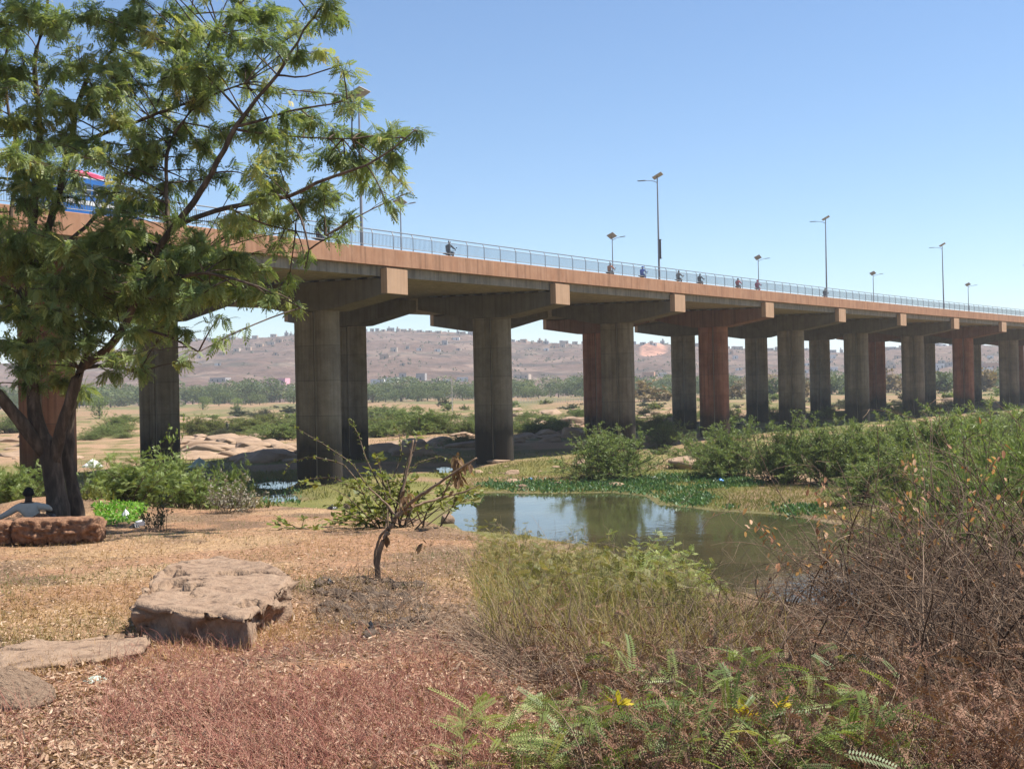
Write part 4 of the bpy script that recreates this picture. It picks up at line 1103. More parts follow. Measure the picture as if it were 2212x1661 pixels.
# brown dead twigs lying and standing right of the sapling
def twig_field(n, poly, hmin, hmax, up, r, rad=(.0014, .0035), k=7, wig=.6, grav=-.5, ymax=40):
    p = scatter_px(n, poly, r, ymax); n = len(p)
    d0 = np.stack([r.normal(0, 1, n), r.normal(0, 1, n), np.abs(r.normal(up, .4, n))], 1)
    W = walks(p, d0, r.uniform(hmin, hmax, n), k, wig, grav, r)
    W[..., 2] = np.maximum(W[..., 2], p[:, 2][:, None] - .02)
    return W, np.linspace(1, .35, k)[None] * r.uniform(rad[0], rad[1], n)[:, None]
M_twig = leafmat('dead_twigs', [(.055, .037, .026), (.14, .092, .062), (.25, .17, .112), (.39, .285, .195)], 0, .85, .2)
parts = []
for args in [(1500, [(930, 1330), (1100, 1320), (1500, 1400), (1750, 1430), (1900, 1500), (1900, 1730), (1300, 1730), (1060, 1480)], .10, .34, .8), (3800, [(980, 1370), (1150, 1345), (1500, 1400), (1650, 1440), (1600, 1500), (1100, 1470)], .2, .6, .12),
             (1500, [(1400, 1420), (1650, 1410), (1950, 1430), (1950, 1560), (1500, 1520)], .15, .4, .9), (900, [(1380, 1320), (1480, 1320), (1620, 1345), (1760, 1400), (1600, 1440), (1420, 1400)], .12, .3, .6), (260, [(1020, 1200), (1300, 1230), (1500, 1330), (1300, 1380), (1080, 1300)], .4, .8, 1.8), (1300, [(690, 1245), (900, 1262), (960, 1370), (670, 1360)], .12, .4, .22), (2200, [(1250, 1500), (1700, 1450), (2260, 1480), (2260, 1730), (1250, 1730)], .15, .45, .9)]:
    W, rad = twig_field(*args, r_)
    V, Q = tubes_np(W, rad, 3); parts.append((V, Q, np.repeat(r_.uniform(0, 1, len(W)), W.shape[1] * 3)))
V, Q, T_ = join_np(parts)
tag(obj('dead_twigs', mesh_np('dead_twigs', V, Q, tone=T_), M_twig), 'tangle of thin brown dead twigs in the right foreground', 'twigs', kind='stuff')
# withered brown fronds among the twigs
p = scatter_px(4800, [(1050, 1400), (1250, 1390), (1500, 1390), (1700, 1380), (1950, 1400), (2260, 1500), (2260, 1730), (1250, 1730), (1150, 1480)], r_); p[:, 2] += np.abs(r_.normal(.10, .13, len(p)))
V, Q = leaves_np(p, unit(len(p), r_) + [0, 0, -.5], r_.uniform(.05, .13, len(p)), pinnate(6, .22, .07, R(45), .5, .2), r_, roll=1)
M_frond = leafmat('withered_fronds', [(.09, .044, .03), (.19, .095, .06), (.27, .155, .10), (.35, .22, .15)], .15, .8, .2)
tag(obj('withered_fronds', mesh_np('withered_fronds', V, Q, tone=np.repeat(np.clip(r_.normal(.45, .2, len(p)), 0, 1), 14 * 4)), M_frond), 'withered brown fronds among the dead twigs', 'fronds', kind='stuff')
# yellow-green feathery undergrowth on the edge above the pond
def feather_field(name, n, poly, hmin, hmax, m, label, leafl, perstem, r, tmpl, ymax=40, tonem=.5, up=1.4):
    W, rad = twig_field(n, poly, hmin, hmax, up, r, (.0015, .0032), 7, .5, -.15, ymax)
    o = tag(obj(name, mesh_np(name, *tubes_np(W, rad, 3), tone=np.repeat(r.uniform(.2, .9, len(W)), 21)), M_twig), label, 'undergrowth', kind='stuff')
    k = r.integers(0, len(W), len(W) * perstem); j = r.integers(2, 7, len(k))
    ax = norm(W[k, j] - W[k, j - 1]); d = ax * .3 + unit(len(k), r) * [1, 1, .45] + [0, 0, .05]
    V, Q = leaves_np(W[k, j], d, r.uniform(.6, 1.3, len(k)) * leafl, tmpl, r, roll=.45)
    obj('fronds', mesh_np('fronds', V, Q, tone=np.repeat(np.clip(r.normal(tonem, .2, len(k)), 0, 1), tmpl.shape[0] * 4)), m, o)
    return o
FINE = pinnate(5, .34, .12, R(60), .2, .06, .2, False)
M_und = leafmat('undergrowth_leaves', [(.07, .075, .022), (.15, .15, .042), (.23, .20, .065), (.32, .23, .11)], .35, .55, .25)
feather_field('undergrowth', 800, [(1020, 1190), (1120, 1170), (1300, 1230), (1430, 1300), (1560, 1390), (1400, 1390), (1130, 1350), (1090, 1270)], .2, .55, M_und, 'feathery yellow-green undergrowth along the bank above the pond', .085, 10, r_, FINE, 26)
feather_field('green_undergrowth', 170, [(1330, 1240), (1440, 1250), (1500, 1300), (1460, 1330), (1380, 1290)], .25, .55, M_bush, 'bright green undergrowth at the edge of the pond', .085, 12, r_, FINE, 26, .75)
M_fern = leafmat('fern_leaves', [(.11, .16, .04), (.19, .24, .065), (.27, .30, .09), (.38, .35, .13)], .35, .5, .35)
feather_field('fern_undergrowth', 130, [(1250, 1500), (1500, 1470), (1860, 1480), (2000, 1730), (1230, 1730)], .16, .42, M_fern, 'fern-like green leaves in the right foreground', .17, 6, r_, pinnate(15, .15, .042, R(70), .3, .05, .08, False), 12, .35, 1.0)
feather_field('fern_undergrowth', 45, [(970, 1590), (1230, 1540), (1300, 1730), (980, 1730)], .15, .4, M_fern, 'sparse fern-like green leaves at the bottom centre', .16, 6, r_, pinnate(15, .15, .042, R(70), .18, .03, .08, False), 12, .55, .5)

# tall straw-coloured grass leaning over the slope
pts = scatter_px(5200, [(1010, 1230), (1120, 1190), (1300, 1260), (1560, 1370), (1720, 1450), (1320, 1480), (1050, 1400)], r_, 30)
V, Q = blades(pts, r_.uniform(.18, .55, len(pts)), r_.uniform(.0018, .0042, len(pts)), r_, .35, 5)
M_straw = leafmat('straw_grass', [(.42, .31, .15), (.34, .27, .10), (.23, .22, .065), (.14, .17, .045)], .3, .6, .2)
tag(obj('straw_grass', mesh_np('straw_grass', V, Q, tone=np.repeat(np.clip(r_.normal(.4, .3, len(pts)), 0, 1), 10)), M_straw), 'tall straw-coloured grass leaning over the bank above the pond', 'grass', kind='stuff')
# clods of dark soil torn up with the roots of the dead sapling
pts = scatter_px(90, [(690, 1250), (900, 1265), (950, 1360), (800, 1375), (680, 1350)], r_, 30); parts = []
bv = np.zeros(len(ROCKS[4].vertices) * 3, np.float32); ROCKS[4].vertices.foreach_get('co', bv); bv = bv.reshape(-1, 3)
bq = np.array([p.vertices[:] for p in ROCKS[4].polygons if len(p.vertices) == 4])
for p in pts:
    a_ = r_.uniform(0, 6.28); s_ = r_.uniform(.02, .085); c_, n2_ = math.cos(a_), math.sin(a_)
    v_ = np.stack([bv[:, 0] * c_ - bv[:, 1] * n2_, bv[:, 0] * n2_ + bv[:, 1] * c_, bv[:, 2] * .7], 1) * s_ + p
    parts.append((v_, bq, 0.0))
V, Q, T_ = join_np(parts)
M_clod = simple('dark_soil', [(.045, .032, .024), (.10, .072, .052), (.17, .12, .085)], 20, rough=1, bump=.8, dist=.03)
tag(obj('soil_clods', mesh_np('soil_clods', V, Q), M_clod), 'dark clods of soil around the foot of the dead sapling', 'soil', kind='stuff')

# ------------------------------------------------------------------ the big dead shrubs on the right
def dead_shrub(loc, n_, n2, sp, ln, label, lean=-.12):
    shrub = empty('dead_shrub', loc, 0, label, 'shrub', 'dead shrubs of the right foreground')
    az = r_.uniform(0, 2 * PI, n_); inc = np.abs(r_.normal(0, .62, n_))
    d0 = np.stack([np.cos(az) * np.sin(inc) + lean, np.sin(az) * np.sin(inc), np.cos(inc)], 1)
    st = np.stack([r_.normal(0, sp, n_), r_.normal(0, sp, n_), np.zeros(n_)], 1)
    W = walks(st, d0, r_.uniform(ln * .35, ln, n_) * r_.choice([.7, 1.0, 1.15], n_), 12, .55, -.75, r_)
    p1 = tubes_np(W, np.linspace(1, .35, 12)[None] * r_.uniform(.003, .0088, n_)[:, None], 4)
    k = r_.integers(0, n_, n2); j = r_.integers(3, 12, n2); ax = norm(W[k, j] - W[k, j - 1])
    W2 = walks(W[k, j], ax * .5 + unit(n2, r_) + [0, 0, .15], r_.uniform(.15, .5, n2), 8, .6, -.4, r_)
    p2 = tubes_np(W2, np.linspace(1, .35, 8)[None] * r_.uniform(.0012, .0028, n2)[:, None], 3)
    sel = r_.integers(0, n2, n2); jj = r_.integers(3, 8, n2)
    W3 = walks(W2[sel, jj], unit(n2, r_) + [0, 0, .1], r_.uniform(.08, .25, n2), 5, .6, -.2, r_)
    p3 = tubes_np(W3, np.linspace(1, .4, 5)[None] * r_.uniform(.001, .002, n2)[:, None], 3)
    tag(obj('branches', mesh_np('branches', p1[0], p1[1], tone=np.repeat(r_.uniform(.0, .8, n_), 48)), M_twig, shrub), kind='stuff')
    V, Q, T_ = join_np([(p2[0], p2[1], np.repeat(r_.uniform(.05, .85, n2), 24)), (p3[0], p3[1], np.repeat(r_.uniform(.1, 1, n2), 15))])
    tag(obj('twigs', mesh_np('twigs', V, Q, tone=T_), M_twig, shrub), kind='stuff')
    return shrub, W2
def gpt(x, Y):
    p = P(x, 1400, Y); p.z = Hs(p.x, p.y); return p
ds = gpt(2120, 8.6)
shrub, W2 = dead_shrub(ds, 430, 2000, .5, 1.6, 'large tangled leafless brown shrub filling the right edge of the foreground')
dead_shrub(gpt(1900, 9.0), 150, 800, .36, .75, 'smaller leafless brown shrub left of the large dead one, before the pond')
dead_shrub(gpt(2160, 6.3), 230, 1200, .42, 1.0, 'low dead brown shrub in the bottom right corner', -.05)
dead_shrub(gpt(1640, 7.8), 150, 800, .40, .42, 'lowest of the dead brown shrubs, right of the yellow-green undergrowth', 0)
# a few tall shoots with withered orange leaves, left and above
sh_ = []
for pts_ in ([(1850, 1560), (1870, 1380), (1880, 1200), (1800, 1100), (1760, 1060)], [(1830, 1500), (1800, 1300), (1785, 1180), (1770, 1120)], [(1960, 1400), (1990, 1200), (1985, 1080), (1960, 990)], [(2050, 1400), (2080, 1200), (2110, 1060), (2170, 960)], [(1900, 1500), (1830, 1300), (1700, 1200), (1640, 1130)], [(1560, 1560), (1590, 1400), (1640, 1290), (1700, 1210)], [(2120, 1500), (2060, 1250), (2010, 1150), (1930, 1080)]):
    q = np.array([tuple(P(x, y, ds.y - .3 + .1 * i_) - ds) for i_, (x, y) in enumerate(pts_)])
    tt = np.linspace(0, len(q) - 1, 16); c_ = np.stack([np.interp(tt, np.arange(len(q)), q[:, j_]) for j_ in range(3)], 1)
    c_[1:-1] = (c_[:-2] + 2 * c_[1:-1] + c_[2:]) / 4; c_[1:-1] = (c_[:-2] + 2 * c_[1:-1] + c_[2:]) / 4; sh_.append(c_)
sh_ = np.array(sh_)
obj('tall_shoots', mesh_np('tall_shoots', *tubes_np(sh_, np.linspace(.007, .002, 16)[None].repeat(len(sh_), 0), 4), tone=np.full(len(sh_) * 64, .35)), M_twig, shrub)
B = []
for i_ in range(len(sh_)):
    for _ in range(26): B.append(sh_[i_, r_.integers(9, 16)] + r_.normal(0, .035, 3))
for _ in range(500): B.append(W2[r_.integers(0, len(W2)), r_.integers(4, 8)] + r_.normal(0, .02, 3))
B = np.array(B); V, Q = leaves_np(B, unit(len(B), r_) * .6 + [0, 0, -.7], r_.uniform(.03, .075, len(B)), FOLD, r_)
M_rust = leafmat('rusty_leaves', [(.16, .07, .035), (.32, .14, .07), (.46, .23, .12), (.55, .34, .2)], .3, .6, .3)
obj('withered_leaves', mesh_np('withered_leaves', V, Q, tone=np.repeat(r_.uniform(0, 1, len(B)), 8)), M_rust, shrub)
# two yellow leaf rosettes on fern stalks
M_yel = leafmat('yellow_leaf', [(.45, .28, .02), (.55, .42, .03), (.5, .45, .05)], .3, .5, .4)
for x, y, lab in [(1605, 1548, 'orange-yellow leaf rosette in the right foreground, left of its twin'), (1680, 1530, 'bright yellow leaf rosette in the right foreground, right of its twin'), (1335, 1522, 'small yellow leaf rosette near the bottom centre')]:
    g = P(x, y, 4.95); base = Vector((g.x + .03, g.y + .05, Hs(g.x + .03, g.y + .05)))
    t = empty('yellow_sprig', base, 0, lab, 'sprig')
    mb = MB(); tip = g - base; mb.tube([(0, 0, 0), tip * .5 + Vector((.02, 0, 0)), tip], [.003, .0025, .002], 5); obj('stalk', mb.mesh('stalk'), M_stem, t)
    B = np.array([tuple(tip)] * 9); V, Q = leaves_np(B, unit(9, r_) * [1, .6, .5] + [.3, 0, .5], r_.uniform(.05, .085, 9), FOLD, r_)
    obj('leaf', mesh_np('leaf', V, Q, tone=np.repeat(r_.uniform(.2, .9, 9), 8)), M_yel, t)

# ------------------------------------------------------------------ grass and water plants by the pond
M_bgrass = leafmat('shore_grass', [(.10, .12, .03), (.15, .155, .042), (.21, .19, .06), (.29, .25, .10)], .3, .6, .2)
parts = []
pts = scatter_px(38000, [(960, 1040), (1100, 1000), (1240, 990), (1400, 1000), (1540, 1020), (1700, 1050), (1850, 1060), (1900, 1140), (1750, 1120), (1540, 1100), (1400, 1070), (1000, 1062)], r_, 130)
pts = pts[(pts[:, 2] > .03)]
V, Q = blades(pts, r_.uniform(.12, .32, len(pts)), r_.uniform(.012, .024, len(pts)), r_, .8, 3)
parts.append((V, Q, np.repeat(np.clip(fbm(pts[:, 0] * .3, pts[:, 1] * .3, 5) * 1.3 - .15 + r_.normal(0, .15, len(pts)), 0, 1), 6)))
pts = scatter_px(20000, [(150, 1000), (400, 960), (640, 930), (1250, 900), (1450, 905), (1450, 985), (1240, 1000), (1000, 1040), (560, 1100), (150, 1080)], r_, 230)
sel = fbm(pts[:, 0] * .11, pts[:, 1] * .11, 61) < .52; pts = pts[sel & (pts[:, 2] > .03)]
V, Q = blades(pts, r_.uniform(.15, .5, len(pts)), r_.uniform(.018, .04, len(pts)), r_, .6, 3)
parts.append((V, Q, np.repeat(np.clip(r_.normal(.3, .2, len(pts)), 0, 1), 6)))
V, Q, T_ = join_np(parts)
tag(obj('shore_grass', mesh_np('shore_grass', V, Q, tone=T_), M_bgrass), 'low green grass on the shore and riverbed', 'grass', kind='stuff')
M_hya = leafmat('water_plants', [(.035, .085, .024), (.065, .14, .042), (.11, .20, .07), (.17, .26, .115)], .25, .5, .3)
pts = np.concatenate([scatter_px(13000, [(1020, 1052), (1100, 1040), (1240, 1046), (1330, 1040), (1440, 1030), (1600, 1030), (1660, 1050), (1500, 1062), (1560, 1085), (1760, 1100), (1800, 1125), (1640, 1108), (1540, 1102), (1440, 1090), (1395, 1072), (1330, 1063), (1200, 1066), (1080, 1063)], r_, 130),
                      scatter_px(700, [(970, 1090), (1000, 1078), (1045, 1076), (1030, 1086)], r_, 130), scatter_px(1100, [(430, 1060), (560, 1040), (650, 1060), (650, 1095), (440, 1090)], r_, 130)])
pts = pts[fbm(pts[:, 0] * .35, pts[:, 1] * .2, 207, 4) + r_.normal(0, .05, len(pts)) > .37]
d = unit(len(pts), r_); d[:, 2] = np.abs(d[:, 2]) + .5
V, Q = leaves_np(np.maximum(pts, [-999, -999, .01]) + np.abs(r_.normal(0, .06, (len(pts), 1))) * [0, 0, 1], d, r_.uniform(.14, .30, len(pts)), BLADE * [1, 1.7, 1], r_, roll=.8)
tag(obj('water_plants', mesh_np('water_plants', V, Q, tone=np.repeat(np.clip(r_.normal(.5, .22, len(pts)), 0, 1), 4)), M_hya), 'bright green water plants along the far shore of the pond', 'water plants', kind='stuff')
pts = scatter_px(1500, [(200, 1095), (330, 1085), (300, 1130), (215, 1140)], r_, 40)
d = unit(len(pts), r_); d[:, 2] = np.abs(d[:, 2])
V, Q = leaves_np(pts + [0, 0, .04], d, r_.uniform(.05, .11, len(pts)), BLADE * [1, 2, 1], r_, roll=.8)
M_weed = leafmat('bright_weed', [(.08, .20, .02), (.14, .32, .035), (.24, .42, .06)], .35, .5, .3)
tag(obj('weeds', mesh_np('weeds', V, Q, tone=np.repeat(r_.uniform(0, 1, len(pts)), 4)), M_weed), 'bright green weeds beside the tree trunk', 'weeds', kind='stuff')

# ------------------------------------------------------------------ hills beyond the plain
RX = [-900, -400, 20, 230, 400, 470, 560, 630, 740, 830, 900, 1010, 1120, 1200, 1250, 1380, 1440, 1590, 1660, 1730, 1800, 1900, 1940, 2010, 2100, 2212, 2700, 3200]
RY = [800, 795, 785, 757, 736, 734, 729, 723, 717, 713, 714, 722, 738, 741, 743, 744, 743, 753, 757, 754, 760, 759, 753, 746, 743, 746, 752, 770]
YR, YF = 1500.0, 640.0
def hill_z(X, Y):
    X = np.asarray(X, float); Y = np.asarray(Y, float)
    a = X / Y; xs = 1106 + a * FOC
    vr = 837 - .021 * (xs - 1106) - np.interp(xs, RX, RY)          # ridge height in picture units above the horizon
    zr = vr / FOC * YR + CZ
    foot = 660 + 60 * (fbm(xs * .004, xs * 0 + 3, 91) - .5) * 2 + np.interp(xs, [600, 1100, 1500], [0, 30, 120])
    t = np.clip((Y - foot) / (YR - foot), 0, 1)
    base = .55 * t + .45 * sstep(.0, 1, t)
    n = 5.0; f = base * n; ter = (np.floor(f) + sstep(.25, .75, f - np.floor(f))) / n
    k = .5 * fbm(xs * .006, Y * .003, 93)
    h = base * (1 - k) + ter * k
    z = zr * h * (.0 + 1.0 * Y / YR) ** .55
    z = z + (fbm(X * .012, Y * .012, 95, 5) - .5) * 16 * np.clip(t * 4, 0, 1) * (1 - .8 * sstep(.85, 1, t)) + (fbm(X * .05, Y * .03, 97, 4) - .5) * 5 * np.clip(t * 3, 0, 1)
    # red quarry face seen between the third and fourth piers
    q = np.exp(-((xs - 1412) / 34) ** 2); z = z + 6 * q * sstep(1330, 1350, Y) * (1 - sstep(1400, 1470, Y)) - 6 * q * sstep(1200, 1300, Y) * (1 - sstep(1330, 1350, Y))
    back = sstep(YR, YR + 260, Y); z = z * (1 - .45 * back)
    return np.where(t <= 0, -2.0, z - .5)
yr = np.concatenate([np.linspace(YF - 10, YR + 20, 230), np.linspace(YR + 30, YR + 600, 24)])
tu = np.linspace(-.95, .95, 520)
YY2 = np.repeat(yr[:, None], len(tu), 1); XX2 = YY2 * tu[None]
Z2 = hill_z(XX2, YY2)
xs = 1106 + tu[None] * FOC + 0 * YY2
nz = fbm(XX2 * .01, YY2 * .02, 101, 5); nz2 = fbm(XX2 * .04, YY2 * .05, 103, 4); band = fbm(XX2 * .003, Z2 * .22, 105, 4)
cc = (np.array([.095, .056, .042])[None, None] * (1 - nz[..., None]) + np.array([.165, .11, .085])[None, None] * nz[..., None])
gsel = sstep(.56, .66, band)[..., None] * sstep(.4, .6, nz2)[..., None]
cc = cc * (1 - .7 * gsel) + np.array([.06, .06, .045]) * .7 * gsel
led = (sstep(.55, .9, np.sin(Z2 * .55 + 9 * nz)) * sstep(.42, .58, fbm(XX2 * .006, YY2 * .004, 117, 4)))[..., None] * .75
cc = cc * (1 - led) + np.array([.05, .042, .036]) * led
psel = sstep(.60, .68, nz2)[..., None] * .5
cc = cc * (1 - psel) + np.array([.24, .17, .13]) * psel
qs = (np.exp(-((xs - 1412) / 30) ** 2) * sstep(1310, 1335, YY2) * (1 - sstep(1375, 1400, YY2)))[..., None]
qs = sstep(.35, .6, qs); cc = cc * (1 - qs) + np.array([.50, .26, .18]) * qs
rs_ = (np.exp(-((xs - 430) / 60) ** 2) * (1 - sstep(700, 790, YY2)))[..., None]; rs_ = sstep(.3, .6, rs_ * (.6 + nz2[..., None])); cc = cc * (1 - rs_) + np.array([.48, .25, .17]) * rs_
nr2, nc2 = YY2.shape; b = (np.arange(nr2 - 1)[:, None] * nc2 + np.arange(nc2 - 1)[None])
Q = np.stack([b, b + 1, b + nc2 + 1, b + nc2], -1).reshape(-1, 4)
m, n, l, bs = nmat('hillside')
at = n.new('ShaderNodeAttribute'); at.attribute_name = 'Col'; tc = n.new('ShaderNodeTexCoord')
v = noise(n, l, tc.outputs['Object'], .09, 8, .75, stretch=(1, 1, 3)); r1 = ramp(n, [(.5, .48, .46), (1, 1, 1), (1.35, 1.3, 1.25)], [.33, .5, .7]); l.new(v, r1.inputs[0])
l.new(mixc(n, l, 1, at.outputs['Color'], r1.outputs[0], 'MULTIPLY'), bs.inputs['Base Color']); bs.inputs['Roughness'].default_value = 1; bs.inputs['Specular IOR Level'].default_value = .1
bumpn(n, l, v, .8, 3.0, bs)
tag(obj('hill', mesh_np('hill', np.stack([XX2, YY2, Z2], -1).reshape(-1, 3), Q, smooth=True, colr=cc.reshape(-1, 3)), m), kind='structure')
def on_hill(x, y):
    """hillside point behind picture point (x, y)"""
    a, b_ = ray(x, y); Ys = np.linspace(YF, YR + 40, 700)
    k = np.nonzero(CZ + b_ * Ys < hill_z(a * Ys, Ys))[0]
    Y = Ys[k[0]] if len(k) else YR
    return Vector((a * Y, Y, float(hill_z(a * Y, Y))))
# scrub scattered over the hillside
r_ = np.random.default_rng(41)
n_ = 5200; a = r_.uniform(-.5, .5, n_); Yh = r_.uniform(690, 1500, n_); Xh = a * Yh
dn = fbm(Xh * .008, Yh * .008, 111); xs_ = 1106 + a * FOC
pick = (r_.random(n_) < sstep(.42, .62, dn) * .9 + .08) | ((xs_ > 1100) & (xs_ < 1260) & (Yh > 1130) & (Yh < 1270))
Xh, Yh = Xh[pick], Yh[pick]; Zh = hill_z(Xh, Yh); k = Zh > 0; Xh, Yh, Zh = Xh[k], Yh[k], Zh[k]
sz = r_.uniform(.7, 2.6, len(Xh)) ; per = 9
B = np.repeat(np.stack([Xh, Yh, Zh], 1), per, 0); s_ = np.repeat(sz, per)
off = unit(len(B), r_) * s_[:, None] * .6; off[:, 2] = np.abs(off[:, 2])
V, Q = leaves_np(B + off, unit(len(B), r_), s_ * .8, BLADE * [1, 2.6, 1], r_, roll=1)
tag(obj('hillside_scrub', mesh_np('hillside_scrub', V, Q, tone=np.repeat(np.clip(r_.normal(.45, .25, len(B)), 0, 1), 4)), M_dark), 'dark scrub dotted over the far hillside', 'scrub', kind='stuff')

# ------------------------------------------------------------------ houses on the hill and at its foot
def housemat(name, c): return simple(name, [tuple(.85 * v for v in c), c], .6, rough=.9, bump=0)
HM = {'beige': housemat('beige_wall', (.50, .40, .31)), 'grey': housemat('grey_block_wall', (.36, .33, .31)), 'white': housemat('white_wall', (.70, .68, .64)), 'pink': housemat('pink_wall', (.72, .36, .42)), 'tan': housemat('mud_wall', (.46, .31, .21)), 'orange': housemat('orange_wall', (.60, .33, .2))}
M_win = simple('dark_window', [(.03, .03, .035), (.06, .06, .07)], 1, rough=.3, bump=0)
M_roof = simple('roof_slab', [(.30, .28, .26), (.42, .39, .36)], .5, bump=0)
WINM = MB().box((0, 0, 0), (1.2, .25, 1.3)).mesh('window'); DOORM = MB().box((0, 0, 0), (1.2, .25, 2.2)).mesh('door')
houses = {'crest': [], 'slope': [], 'foot': []}
def house(where, x, yb, w, h, c, detail=False, dpt=None, Y=None, tower=None):
    g = on_hill(x, yb) if Y is None else P(x, yb, Y)
    k = g.y / FOC; W_, H_ = w * k, h * k; D_ = dpt or W_ * .8
    t = empty('house', (g.x, g.y, g.z), r_.uniform(-.25, .25))
    mb = MB(); mb.box((0, D_ / 2, H_ / 2 - 2), (W_, D_, H_ + 4))
    mb.box((0, .12, H_ + .2), (W_ + .2, .24, .4)); mb.box((-W_ / 2 + .1, D_ / 2, H_ + .18), (.25, D_, .36)); mb.box((W_ / 2 - .1, D_ / 2, H_ + .18), (.25, D_, .36))
    if tower: mb.box((W_ * tower, D_ / 2, H_ + 1.4), (W_ * .35, D_ * .6, 2.8))
    obj('wall', mb.mesh('wall'), HM[c], t)
    mb = MB(); mb.box((0, D_ / 2, H_ + .02), (W_ - .3, D_ - .1, .1)); obj('roof', mb.mesh('roof'), M_roof, t)
    nfl = max(1, int(H_ / 3.1)); nw = max(1, int(W_ / 3.6))
    if detail or W_ > 9:
        for f in range(nfl):
            for i in range(nw):
                wx = -W_ / 2 + W_ * (i + .5) / nw
                if f == 0 and i == nw // 2: obj('door', DOORM, M_win, t, (wx, -.03, 1.1))
                else: obj('window', WINM, M_win, t, (wx, -.03, f * 3.1 + 1.7))
    else:
        obj('door', DOORM, M_win, t, (r_.uniform(-.25, .25) * W_, -.03, 1.1))
    houses[where].append(t); return t
cols_ = ['beige', 'grey', 'tan', 'beige', 'grey', 'white']
xx = 395
while xx < 2200:
    w = r_.uniform(6, 15)
    if r_.random() < .86:
        yr_ = np.interp(xx, RX, RY); house('crest', xx, yr_ + r_.uniform(0, 3), w, r_.uniform(3, 7), cols_[r_.integers(6)], tower=(r_.uniform(-.25, .25) if r_.random() < .3 else None))
    xx += w * r_.uniform(.9, 1.9)
for (x, y, w, h, c) in [(430, 775, 10, 7, 'beige'), (455, 765, 12, 6, 'tan'), (480, 768, 14, 6, 'tan'), (510, 760, 13, 6, 'beige'), (535, 757, 12, 6, 'tan'), (560, 750, 14, 6, 'tan'), (585, 745, 16, 6, 'beige'), (602, 740, 14, 6, 'tan'), (400, 782, 12, 7, 'beige'), (595, 768, 10, 5, 'tan'), (470, 790, 14, 4, 'white'),
                        (850, 760, 14, 9, 'beige'), (880, 755, 8, 6, 'grey'), (905, 758, 10, 5, 'white'), (960, 745, 12, 9, 'grey'), (945, 760, 12, 5, 'white'), (990, 758, 10, 4, 'beige'), (830, 775, 20, 9, 'tan'), (985, 735, 14, 5, 'white'), (870, 790, 10, 4, 'beige'), (1200, 752, 16, 9, 'orange'), (1215, 750, 12, 10, 'beige'), (1180, 758, 10, 5, 'white'),
                        (1590, 775, 10, 6, 'white'), (1745, 790, 9, 5, 'white'), (1800, 775, 12, 8, 'white'), (1580, 765, 8, 8, 'orange'), (1795, 785, 10, 6, 'beige'), (1925, 790, 12, 8, 'beige'), (2025, 800, 10, 6, 'white'), (2035, 785, 12, 5, 'grey'), (2120, 790, 14, 7, 'beige'), (2140, 775, 12, 6, 'white'), (1940, 775, 12, 6, 'tan'), (1598, 800, 12, 4, 'white')]:
    house('slope', x, y, w, h, c)
for (x, y, w, h, c) in [(596, 850, 42, 22, 'pink'), (548, 848, 30, 12, 'white'), (470, 835, 36, 9, 'grey'), (520, 846, 24, 8, 'white'), (625, 852, 20, 10, 'white'), (570, 852, 22, 12, 'grey'), (815, 838, 30, 9, 'white'), (845, 836, 26, 10, 'white'), (870, 834, 16, 18, 'grey'), (895, 836, 18, 9, 'white'), (908, 830, 20, 13, 'grey'), (940, 836, 18, 8, 'beige'), (965, 836, 16, 7, 'white'), (1000, 834, 22, 9, 'white'),
                        (1125, 828, 34, 9, 'beige'), (1240, 832, 20, 8, 'white'), (1400, 826, 26, 12, 'orange'), (1430, 824, 20, 8, 'white'), (1740, 815, 14, 6, 'white'), (1590, 830, 30, 7, 'beige'), (1800, 812, 20, 9, 'white'), (1925, 805, 20, 8, 'beige'), (2030, 805, 22, 9, 'white'), (2055, 800, 18, 8, 'grey'), (2150, 806, 36, 12, 'orange'), (2135, 812, 18, 8, 'white')]:
    house('foot', x, y - 9, w, h, c, True)
label_by_order(houses['crest'], '{} tiny flat-roofed house from the left along the crest of the far hill', 'house', 'houses on the hill crest')
label_by_order(houses['slope'], '{} small house from the left on the slope of the far hill', 'house', 'houses on the hill slope')
label_by_order(houses['foot'], '{} block-shaped house from the left at the foot of the hill behind the treeline', 'house', 'houses at the foot of the hill')
for t in houses['foot']:
    if abs(px(t.location)[0] - 596) < 5: t['label'] = 'pink two-storey building at the foot of the hill behind the treeline'

